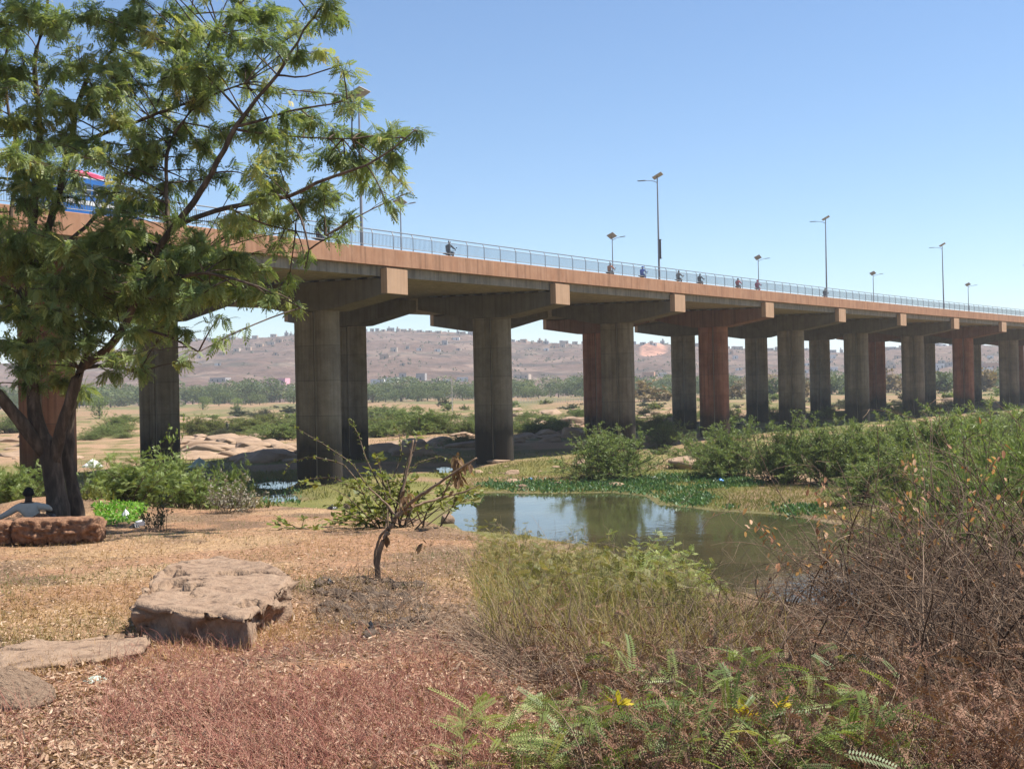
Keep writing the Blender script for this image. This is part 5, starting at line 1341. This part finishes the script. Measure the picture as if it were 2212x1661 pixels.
# ------------------------------------------------------------------ treeline
M_tl = leafmat('treeline_leaves', [(.04, .055, .022), (.08, .11, .042), (.13, .165, .06), (.19, .21, .085)], .25, .6, .2)
M_tb = leafmat('brown_scrub_leaves', [(.09, .07, .035), (.18, .13, .07), (.27, .20, .11), (.33, .26, .15)], .2, .7, .2)
def tree_meshes(seed, n=1500, wide=.62):
    r = np.random.default_rng(seed); lobes = 9
    c = np.stack([r.normal(0, .26 * wide * 1.6, lobes), r.normal(0, .26 * wide * 1.6, lobes), r.uniform(.24, .82, lobes)], 1); rad = r.uniform(.15, .28, lobes)
    k = r.integers(0, lobes, n); d = unit(n, r); p = c[k] + d * (rad[k] * r.uniform(.5, 1.12, n) ** .5)[:, None]
    p[:, 2] = np.maximum(p[:, 2], .03 + .05 * r.random(n))
    V, Q = leaves_np(p, d + unit(n, r), r.uniform(.04, .085, n), BLADE * [1, 2.2, 1], r, roll=1)
    cr = mesh_np('crown', V, Q, tone=np.repeat(np.clip(.5 + r.normal(0, .13, lobes)[k] + r.normal(0, .13, n), 0, 1), 4))
    mb = MB(); mb.tube([(0, 0, -.03), (.01, 0, .2), (0, .02, .5)], [.035, .028, .018], 6)
    for i in range(5): mb.tube([(0, 0, .22 + .05 * i), tuple((c[i] + np.array([0, 0, .3])) * .5), tuple(c[i])], [.016, .011, .005], 5)
    return cr, mb.mesh('trunk')
TV = [tree_meshes(500 + i) for i in range(5)]
tl = []
def far_tree(x, ybase, hpx, wf=1.0, m=None, Y=None, i=0, name='treeline_tree'):
    g = P(x, ybase, Y); g.z = Hs(g.x, g.y) if Y < 600 else 0.3
    h = hpx * Y / FOC; t = empty(name, g, r_.uniform(0, 6.28)); cr, tk = TV[i % 5]; mm_ = m or M_tl
    obj('crown', variant(cr, mm_), mm_, t, None, None, (h * wf, h * wf, h)); obj('trunk', variant(tk, M_bark), M_bark, t, None, None, (h, h, h)); return t
i = 0; x = -40.0
while x < 2250:
    hz = 837 - .021 * (x - 1106)
    for lay, (Y, hh) in enumerate(((500, (24, 40)), (560, (36, 56)), (610, (40, 60)))):
        dens = 1.0 if x < 1300 else (.8 if x < 1560 else .55)
        if r_.random() > dens * (.5 if lay == 0 else .8): continue
        xj = x + r_.uniform(-10, 10) + lay * 9
        s_ = 1.0 if xj < 1000 else .9
        tl.append(far_tree(xj, hz + CZ / Y * FOC, r_.uniform(*hh) * s_, r_.uniform(1.2, 1.9), None if r_.random() < .9 or xj < 1300 else M_tb, Y + r_.uniform(-22, 22), i)); i += 1
    x += r_.uniform(22, 34)
label_by_order(tl, '{} tree from the left in the green treeline beyond the plain', 'tree', 'trees of the far treeline')
for x, yb, h, lab in [(438, 885, 30, 'bright green round tree standing alone before the treeline at left'), (514, 885, 26, 'dark bushy palm-like tree before the treeline'), (215, 905, 50, 'pale green tree seen through the gap right of the big trunk')]:
    g = gp(x, yb); t = far_tree(x, yb, h, .9, M_bush, g.y, 2, 'lone_tree'); tag(t, lab, 'tree')
# scrub on the right plain, browner
sb = []
for i, (x, yb, h, w, m_) in enumerate([(1400, 868, 40, 70, M_tb), (1420, 866, 26, 60, M_tl), (1590, 862, 30, 40, M_tb), (1740, 858, 40, 50, M_tb), (1800, 852, 34, 50, M_tl), (1925, 848, 40, 60, M_tb), (2030, 850, 40, 60, M_tl), (2120, 846, 44, 70, M_tb), (2200, 842, 40, 60, M_tl), (1660, 858, 36, 60, M_tl)]):
    g = gp(x, yb); sb.append(bush('plain_thicket', g, h * g.y / FOC, w * g.y / FOC, FV, m_, i))
label_by_order(sb, '{} thicket from the left at the far right end of the plain', 'thicket', 'thickets on the right part of the plain')
# row of fence posts before the treeline
fence = empty('field_fence', (P(1185, 862, 400).x, 400, 0), 0, 'long row of thin pale fence posts before the treeline', 'fence')
M_postw = simple('fence_post', [(.42, .37, .31), (.55, .5, .43)], 2, bump=0)
pmf = MB().tube([(0, 0, -.2), (.02, 0, 1.0), (0, .03, 1.9)], [.09, .08, .07], 5).mesh('fence_post')
for i in range(46):
    q = P(1106 + 3.5 * i, 860, 400 + r_.uniform(-1, 1)); q.z = Hs(q.x, q.y)
    obj('fence_post', pmf, M_postw, fence, q - Vector(fence.location), (r_.normal(0, .05), r_.normal(0, .05), 0), (1, 1, r_.uniform(.7, 1.1)))
mb = MB(); a_ = P(1106, 860, 400); b_ = P(1106 + 3.5 * 45, 860, 400)
for z in (.6, 1.2): mb.tube([Vector((a_.x + (b_.x - a_.x) * k / 20, 400, Hs(a_.x + (b_.x - a_.x) * k / 20, 400) + z)) - Vector(fence.location) for k in range(21)], .012, 4)
obj('wire', mb.mesh('wire'), M_galv, fence)
g = gp(977, 888)
t = empty('utility_pole', g, 0, 'thin pale pole standing alone on the dry plain', 'pole')
mb = MB(); mb.tube([(0, 0, 0), (0, 0, 9)], [.14, .09], 6); obj('pole', mb.mesh('pole'), M_postw, t); mb = MB(); mb.box((0, 0, 8.6), (1.3, .1, .1)); obj('crossarm', mb.mesh('crossarm'), M_postw, t)

# ------------------------------------------------------------------ people
M_skin = simple('dark_skin', [(.030, .016, .010), (.05, .028, .018)], 9, rough=.5, bump=0)
M_hair = simple('black_hair', [(.006, .005, .005), (.012, .011, .010)], 30, rough=.9, bump=.4, dist=.01)
def cloth(name, c): return simple(name, [tuple(.78 * v for v in c), c], 12, rough=.9, bump=.25, dist=.02)
def skin_mesh(name, verts, edges, radii, sub=2):
    me = bpy.data.meshes.new(name + '_cage'); me.from_pydata(verts, edges, []); me.update()
    o = bpy.data.objects.new(name + '_cage', me); col.objects.link(o)
    md = o.modifiers.new('skin', 'SKIN'); md.use_smooth_shade = True
    lay = me.skin_vertices[0].data
    for i, r in enumerate(radii): lay[i].radius = (r if isinstance(r, tuple) else (r, r)); lay[i].use_root = (i == 0)
    sd = o.modifiers.new('sub', 'SUBSURF'); sd.levels = sub; sd.render_levels = sub
    bpy.context.view_layer.update()
    dg = bpy.context.evaluated_depsgraph_get()
    out = bpy.data.meshes.new_from_object(o.evaluated_get(dg)); out.name = name
    bpy.data.objects.remove(o); bpy.data.meshes.remove(me)
    return out
def figure(name, J, arms, legs, fingers=False):
    """J: pelvis, belly, chest, neck, chin, crown positions; arms/legs: chains of 3 joints each side"""
    V = [J['pelvis'], J['belly'], J['chest'], J['neck'], J['chin'], J['brow'], J['crown']]
    E_ = [(0, 1), (1, 2), (2, 3), (3, 4), (4, 5), (5, 6)]
    Rr = [(.15, .12), (.145, .115), (.175, .125), .066, .068, .088, .070]; reg = {}
    for ch in arms:
        base = 2
        for k, p in enumerate(ch):
            V.append(p); E_.append((base, len(V) - 1)); Rr.append((.078, .060, .042, .036)[min(k, 3)]); base = len(V) - 1
        if fingers:
            h = Vector(ch[-1]); d = (Vector(ch[-1]) - Vector(ch[-2])).normalized(); sd_ = d.cross(Vector((0, 0, 1))).normalized()
            for k, (a_, ln) in enumerate(((-.034, .075), (-.012, .09), (.011, .085), (.033, .065))):
                p1 = h + d * .03 + sd_ * a_; p2 = p1 + d * ln * .55 + Vector((0, 0, -.008)); p3 = p2 + d * ln * .5 + Vector((0, 0, -.025))
                b0 = base
                for p, rr_ in ((p1, .011), (p2, .0095), (p3, .008)): V.append(tuple(p)); E_.append((b0, len(V) - 1)); Rr.append(rr_); b0 = len(V) - 1
            p1 = h - d * .02 + sd_ * -.05; p2 = p1 + d * .05 - sd_ * .02
            b0 = base
            for p in (p1, p2): V.append(tuple(p)); E_.append((b0, len(V) - 1)); Rr.append(.011); b0 = len(V) - 1
    for ch in legs:
        base = 0
        for k, p in enumerate(ch):
            V.append(p); E_.append((base, len(V) - 1)); Rr.append((.092, .064, .044, .04, .034)[min(k, 4)]); base = len(V) - 1
    return skin_mesh(name, [tuple(v) for v in V], E_, Rr)
def paint(me, fn, mats_):
    for m_ in mats_: me.materials.append(m_)
    for p in me.polygons: p.material_index = fn(p.center)
    return me
def ear_nose(c, fwd, side):
    mb = MB(); c = Vector(c); fwd = Vector(fwd); side = Vector(side)
    return mb
def hair_cap(c, r, cut):
    nu, nv = 20, 10; V = []; F = []
    for j in range(nv + 1):
        ph = PI * .62 * j / nv
        for i in range(nu):
            a_ = 2 * PI * i / nu; V.append((c[0] + r[0] * math.sin(ph) * math.cos(a_), c[1] + r[1] * math.sin(ph) * math.sin(a_), c[2] + r[2] * math.cos(ph)))
    for j in range(nv):
        for i in range(nu): F.append((j * nu + i, (j + 1) * nu + i, (j + 1) * nu + (i + 1) % nu, j * nu + (i + 1) % nu))
    mb = MB(); mb.add(V, F); return mb.mesh('hair', True)
# the man sitting behind the fallen pillar, seen from behind
mp = P(60, 1066, 21.55); gz = Hs(mp.x, mp.y)
hz = mp.z - gz                                             # head centre above the ground
s0 = hz - .215
J = dict(pelvis=(.10, .05, .12), belly=(.07, .03, .12 + (s0 - .12) * .5), chest=(.02, .0, s0 - .06), neck=(.0, .02, s0 + .05), chin=(.0, .04, hz - .05), brow=(.0, .045, hz + .02), crown=(0, .04, hz + .075))
arms = [[(-.17, 0, s0 - .02), (-.36, -.04, s0 - .14), (-.60, -.05, s0 - .25), (-.68, -.05, s0 - .29)], [(.19, 0, s0 - .02), (.36, -.02, s0 - .04), (.33, .20, s0 - .10), (.30, .27, s0 - .12)]]
legs = [[(.0, .12, .12), (-.12, .50, .34), (-.22, .82, .06), (-.25, .95, .05)], [(.2, .12, .12), (.24, .52, .30), (.2, .88, .06), (.2, 1.0, .05)]]
pm_me = figure('person', J, arms, legs, True)
M_sh = cloth('grey_shirt', (.50, .46, .38)); M_tr = cloth('dark_trousers', (.05, .05, .06))
def seat_paint(c):
    if c.z > s0 + .045 and abs(c.x) < .13: return 0
    if c.x < -.58 or (c.x > .22 and c.y > .18 and c.z > .25): return 0
    return 2 if (c.z < .16 or c.y > .25) and c.x > -.45 else 1
paint(pm_me, seat_paint, [M_skin, M_sh, M_tr])
man = obj('person', pm_me, None, None, (mp.x, mp.y, gz))
tag(man, 'person in a grey shirt sitting with back turned beside the tree trunk', 'person')
obj('hair', hair_cap((0, .04, hz + .0), (.094, .104, .118), 0), M_hair, man)
mb = MB()
for sx in (-1, 1): mb.tube([(sx * .088, .045, hz - .03), (sx * .103, .03, hz - .005), (sx * .092, .03, hz + .03)], [.014, .016, .010], 6)
obj('ears', mb.mesh('ears', True), M_skin, man)
# collar of the shirt
mb = MB(); mb.tube([(.075 * math.cos(a_ * PI / 6), .02 + .075 * math.sin(a_ * PI / 6), s0 + .045) for a_ in range(13)], .016, 6); obj('collar', mb.mesh('collar', True), M_sh, man)

# people far out on the rocks
def stand_mesh(sit=0.0):
    J = dict(pelvis=(0, 0, .95), belly=(0, .0, 1.1), chest=(0, .0, 1.33), neck=(0, 0, 1.5), chin=(0, .015, 1.58), brow=(0, .01, 1.67), crown=(0, 0, 1.72))
    return figure('person', J, [[(-.19, 0, 1.40), (-.25, .02, 1.12), (-.24, .1, .88), (-.24, .12, .80)], [(.19, 0, 1.40), (.26, .0, 1.13), (.22, .12, .92), (.2, .16, .86)]],
                  [[(-.1, 0, .9), (-.11, .03, .5), (-.12, 0, .08), (-.12, .16, .03)], [(.1, 0, .9), (.12, .02, .5), (.14, -.03, .08), (.15, .13, .03)]])
sm0 = stand_mesh(); fp = []
for x, yb, hp, c, lab in [(410, 937, 24, (.55, .55, .52), 'leftmost of the small figures on the rocks, in pale clothes'), (416, 936, 30, (.04, .04, .05), 'small figure in dark clothes standing on the rocks'), (424, 940, 26, (.45, .05, .05), 'small figure in a red top standing on the rocks'), (491, 940, 30, (.13, .13, .09), 'small figure in olive clothes standing apart on the rocks')]:
    g = gp(x, yb); me = sm0.copy(); paint(me, lambda c_: 0 if c_.z > 1.5 or (abs(c_.x) > .2 and c_.z < .9) else (1 if c_.z > .95 else 2), [M_skin, cloth('shirt_%d' % x, c), M_tr])
    o = obj('person', me, None, None, (g.x, g.y, g.z + .02), (0, 0, r_.uniform(0, 6)), [hp * g.y / FOC / 1.78] * 3); tag(o, lab, 'person', 'people out on the rocks')

# ------------------------------------------------------------------ motorcycles and riders on the bridge
M_tyre = M_black; M_chrome = simple('worn_metal', [(.3, .3, .3), (.5, .5, .5)], 4, rough=.4, bump=0, metal=.8)
def torus(R_, r_t, y, z, n=22, k=8):
    V = []; F = []
    for i in range(n):
        a_ = 2 * PI * i / n
        for j in range(k):
            b_ = 2 * PI * j / k; q = R_ + r_t * math.cos(b_); V.append((r_t * math.sin(b_), y + q * math.cos(a_), z + q * math.sin(a_)))
    for i in range(n):
        for j in range(k): F.append((i * k + j, i * k + (j + 1) % k, ((i + 1) % n) * k + (j + 1) % k, ((i + 1) % n) * k + j))
    return MB().add(V, F)
def motorbike(mt):
    """heads along +Y"""
    t = empty('motorcycle')
    for y in (-.62, .62):
        w = obj('wheel', torus(.26, .045, y, .30).mesh('tyre', True), M_tyre, t)
        mb = MB(); mb.tube([(-.06, y, .3), (.06, y, .3)], .05, 8)
        for a_ in range(8): mb.tube([(0, y, .3), (0, y + .24 * math.cos(a_ * PI / 4), .3 + .24 * math.sin(a_ * PI / 4))], .006, 4)
        obj('rim', mb.mesh('rim'), M_chrome, w)
    mb = MB(); mb.tube([(0, -.62, .3), (0, -.15, .38), (0, .1, .45), (0, .38, .85)], .025, 6); mb.tube([(0, -.5, .72), (0, .1, .72), (0, .38, .85)], .025, 6); mb.box((0, .02, .42), (.24, .34, .28)); mb.tube([(0, .62, .3), (0, .40, .95)], .03, 6); mb.tube([(.12, -.1, .3), (.14, -.75, .36)], .04, 6)
    obj('frame', mb.mesh('frame'), M_chrome, t)
    mb = MB(); mb.prism([(.34, .84), (.30, .95), (.05, .96), (-.05, .80), (.2, .74)], -.12, .12, lambda p, q: Vector((q, p[0], p[1]))); obj('fuel_tank', bevel(mb.mesh('fuel_tank'), .03, 2), mt, t)
    mb = MB(); mb.prism([(.02, .80), (-.72, .86), (-.74, .78), (0, .72)], -.12, .12, lambda p, q: Vector((q, p[0], p[1]))); obj('seat', bevel(mb.mesh('seat'), .02, 1), M_black, t)
    mb = MB(); mb.tube([(-.36, .26, 1.08), (-.2, .36, 1.07), (.2, .36, 1.07), (.36, .26, 1.08)], .014, 6); mb.tube([(-.3, .3, 1.08), (-.34, .36, 1.26)], .006, 5); mb.tube([(.3, .3, 1.08), (.34, .36, 1.26)], .006, 5); mb.box((-.35, .37, 1.28), (.1, .02, .07)); mb.box((.35, .37, 1.28), (.1, .02, .07)); obj('handlebar', mb.mesh('handlebar'), M_black, t)
    mb = MB(); mb.tube([(0, .42, .96), (0, .52, .96)], [.08, .09], 10); obj('headlight', mb.mesh('headlight'), M_chrome, t)
    return t
def rider_mesh():
    J = dict(pelvis=(0, -.22, .92), belly=(0, -.2, 1.06), chest=(0, -.12, 1.28), neck=(0, -.06, 1.44), chin=(0, -.02, 1.52), brow=(0, -.02, 1.61), crown=(0, -.03, 1.66))
    return figure('person', J, [[(-.19, -.1, 1.35), (-.3, .08, 1.16), (-.31, .25, 1.10), (-.30, .30, 1.09)], [(.19, -.1, 1.35), (.3, .08, 1.16), (.31, .25, 1.10), (.30, .30, 1.09)]],
                  [[(-.13, -.1, .90), (-.2, .22, .80), (-.18, .02, .42), (-.18, .14, .37)], [(.13, -.1, .90), (.2, .22, .80), (.18, .02, .42), (.18, .14, .37)]])
rm0 = rider_mesh()
HEL = hair_cap((0, -.02, 1.60), (.115, .135, .125), 0); HELB = hair_cap((0, -.02, 1.60), (.095, .105, .11), 0)
bikes = {}
for i, (x, o_, c, bc, hc, lab) in enumerate([(970, 4.8, (.05, .055, .06), (.04, .04, .05), None, 'rider in a dark jacket above the first front pier'), (690, 4.8, (.06, .045, .04), (.05, .04, .04), None, 'rider in dark clothes half hidden by the hanging leaves'),
        (1318, 4.4, (.75, .22, .06), (.08, .08, .08), None, 'rider in an orange top left of the tall middle lamp'), (1388, 4.6, (.03, .12, .60), (.05, .12, .4), (.05, .08, .3), 'rider in a bright blue robe beside the tall middle lamp'),
        (1466, 4.8, (.16, .12, .09), (.08, .07, .06), None, 'rider in brown just right of the tall middle lamp'), (1512, 4.5, (.06, .055, .055), (.04, .04, .05), None, 'rider in black following the brown one'),
        (1594, 4.6, (.70, .06, .04), (.45, .05, .04), None, 'rider in a red top on a red motorcycle'), (1636, 4.8, (.62, .05, .12), (.3, .04, .08), (.4, .06, .12), 'rider in a crimson robe under the far lamp'), (1782, 4.6, (.10, .08, .07), (.5, .5, .46), None, 'rider in dark brown passing the third tall lamp')]):
    s = sfor(x, o_); z = ftop(s) - .352 + cf(o_)
    key = bc
    if key not in bikes: bikes[key] = motorbike(simple('bike_paint_%d' % i, [tuple(.8 * v for v in bc), bc], 3, rough=.35, bump=0, spec=.5)); t = bikes[key]
    else: t = copy_tree(bikes[key])
    t.location = bp(s, o_, z); t.rotation_euler = (0, 0, bang(s)); tag(t, 'motorcycle under the ' + lab, 'motorcycle', 'motorcycles on the bridge')
    me = rm0.copy(); sc_m = cloth('rider_cloth_%d' % i, c)
    paint(me, lambda c_: 0 if c_.z > 1.445 or (c_.y > .2 and c_.z > 1.05) else (1 if c_.z > .96 else 2), [M_skin, sc_m, M_tr if hc is None else sc_m])
    o = obj('person', me, None, None, bp(s, o_, z + .005), (0, 0, bang(s)), (1.05, 1.05, 1.05)); tag(o, lab, 'person', 'riders on the bridge')
    if hc: obj('head_cloth', HEL.copy(), cloth('head_cloth_%d' % i, hc), o)
    else: obj('hair', HELB.copy(), M_hair, o)

# ------------------------------------------------------------------ minibus behind the tree
M_blue = simple('blue_paint', [(.02, .10, .32), (.03, .16, .46)], 2, rough=.35, bump=0, spec=.5); M_white = simple('white_paint', [(.62, .62, .6), (.78, .78, .76)], 2, rough=.4, bump=0)
M_glass = simple('bus_glass', [(.03, .04, .045), (.06, .07, .08)], 2, rough=.08, bump=0, spec=.6); M_green = simple('green_paint', [(.03, .22, .08), (.05, .3, .12)], 2, rough=.4, bump=0)
s = sfor(186, 4.2); bus = empty('minibus', bp(s, 4.2, ftop(s) - .352 + cf(4.2)), bang(s), 'blue and white minibus crossing the bridge behind the tree', 'minibus')
prof = [(-2.5, .35), (-2.55, 1.3), (-2.5, 2.25), (-2.4, 2.4), (1.5, 2.42), (1.75, 2.3), (2.2, 1.45), (2.6, 1.2), (2.68, .4)]
mb = MB(); mb.prism(prof, -.92, .92, lambda p, q: Vector((q, p[0], p[1]))); obj('body', bevel(mb.mesh('body'), .06, 2), M_blue, bus)
mb = MB(); mb.prism([(-2.5, 2.3), (-2.4, 2.46), (1.5, 2.48), (1.75, 2.34)], -.86, .86, lambda p, q: Vector((q, p[0], p[1]))); obj('roof', mb.mesh('roof'), M_white, bus)
for sx in (-1, 1):
    for y0 in (-2.3, -1.35, -.4, .55):
        w_ = obj('window', MB().box((sx * .925, y0 + .42, 1.82), (.03, .8, .62)).mesh('window'), M_glass, bus)
    obj('stripe', MB().box((sx * .93, -.3, 1.15), (.012, 4.2, .22)).mesh('stripe'), M_white, bus)
obj('windscreen', MB().prism([(1.82, 2.2), (2.2, 1.5), (2.22, 1.52), (1.86, 2.22)], -.8, .8, lambda p, q: Vector((q, p[0], p[1]))).mesh('windscreen'), M_glass, bus)
for sx in (-1, 1):
    for y0 in (-1.7, 1.7):
        w_ = torus(.25, .1, y0, .35).mesh('wheel', True); o = obj('wheel', w_, M_tyre, bus, (sx * .8, 0, 0))
    obj('headlight', MB().tube([(sx * .68, 2.6, .85), (sx * .68, 2.7, .85)], .12, 10).mesh('headlight'), M_white, bus)
obj('door', MB().box((.935, 1.35, 1.2), (.02, .7, 1.5)).mesh('door'), M_green, bus)
M_pink = cloth('pink_cloth', (.75, .12, .22))
me = boulder(88, 10, .2)
tag(obj('cloth_bundle', me, M_pink, None, Vector(bus.location) + Vector((0, 0, 2.72)), (0, 0, bang(s)), (.5, .8, .26)), 'pink and red bundle tied on the roof of the minibus', 'bundle')

# ------------------------------------------------------------------ litter
M_plw = simple('white_plastic', [(.62, .62, .6), (.82, .82, .8)], 6, rough=.35, bump=.3); M_plk = simple('black_plastic', [(.012, .012, .014), (.04, .04, .045)], 6, rough=.25, bump=.3); M_plb = simple('blue_plastic', [(.01, .16, .55), (.02, .25, .75)], 6, rough=.3, bump=.3); M_plg = simple('pale_green_plastic', [(.36, .45, .36), (.5, .58, .48)], 6, rough=.35, bump=.3)
def bag(seed, peak=1.0, amp=.35):
    r = np.random.default_rng(seed); nu, nv = 26, 12
    th_ = np.linspace(0, 2 * PI, nu, endpoint=False); v = np.linspace(0, 1, nv); TT, VV = np.meshgrid(th_, v)
    rad = (1 - VV) ** .75 * (1 + amp * (vnoise(TT * 3.2, VV * 4, seed) - .5) + .18 * np.cos(TT * 7 + VV * 3)); rad[0] *= .9
    V = np.stack([rad * np.cos(TT), rad * np.sin(TT), VV * peak * (1 + .2 * (vnoise(TT * 2, VV, seed + 2) - .5))], -1).reshape(-1, 3)
    b = (np.arange(nv - 1)[:, None] * nu + np.arange(nu)[None]); b2 = (np.arange(nv - 1)[:, None] * nu + (np.arange(nu)[None] + 1) % nu)
    return mesh_np('bag', V, np.stack([b, b2, b2 + nu, b + nu], -1).reshape(-1, 4))
for i, (x, y, w, h, m_, nm, lab) in enumerate([(272, 1120, 22, 22, M_plw, 'plastic_bag', 'white pointed plastic bag lying right of the tree trunk'), (291, 1140, 22, 10, M_plk, 'plastic_bag', 'black plastic bag beside the small dark shrub'), (1556, 1042, 20, 9, M_plb, 'plastic_bag', 'bright blue plastic bag on the green shore of the pond'),
        (95, 1526, 34, 18, M_plk, 'plastic_bag', 'crumpled black plastic bag on the leaf litter at left'), (718, 1100, 24, 9, M_plk, 'plastic_bag', 'black plastic scrap at the edge of the bank'), (712, 1262, 18, 12, M_plk, 'plastic_bag', 'dark bottle-like plastic scrap left of the dead sapling'), (800, 1362, 20, 22, M_plk, 'plastic_bag', 'dark plastic bag at the foot of the root heap'),
        (205, 1470, 60, 12, M_plg, 'plastic_sheet', 'pale green plastic sheet on the low rock ledge'), (430, 1010, 40, 22, M_plg, 'plastic_sheet', 'pale tarpaulin lying among the bushes by the pier'), (200, 1010, 40, 18, M_plw, 'plastic_sheet', 'white plastic sheet behind the tree trunk'), (1145, 1038, 12, 6, M_plb, 'plastic_scrap', 'small blue scrap on the shore left of the big bush'), (1415, 1036, 12, 7, M_plw, 'plastic_scrap', 'small white scrap among the water plants')]):
    g = gp(x, y); k = g.y / FOC
    tag(obj(nm, bag(60 + i), m_, None, (g.x, g.y, g.z - .005), (0, 0, r_.uniform(0, 6)), (w * k * .55, w * k * .5, h * k)), lab, 'plastic litter')
g = gp(304, 1135); k = g.y / FOC
tag(obj('carton', bevel(MB().box((0, 0, .05), (.17, .12, .10)).mesh('carton'), .006, 1), M_plw, None, g, (R(8), R(-10), R(25))), 'small white carton lying next to the dark shrub', 'carton')

# ------------------------------------------------------------------ haze over the river plain
hz_ = MB(); hz_.box((0, 2600, 54), (14000, 5400, 118)); hm = hz_.mesh('haze')
m = bpy.data.materials.new('haze_air'); m.use_nodes = True; n = m.node_tree.nodes; n.clear()
out = n.new('ShaderNodeOutputMaterial'); pv = n.new('ShaderNodeVolumePrincipled')
pv.inputs['Color'].default_value = (.82, .90, 1.0, 1); pv.inputs['Density'].default_value = .00021; pv.inputs['Anisotropy'].default_value = .1
m.node_tree.links.new(pv.outputs[0], out.inputs['Volume'])
tag(obj('haze', hm, m), 'pale haze hanging over the plain and the far hill', 'haze', kind='stuff')
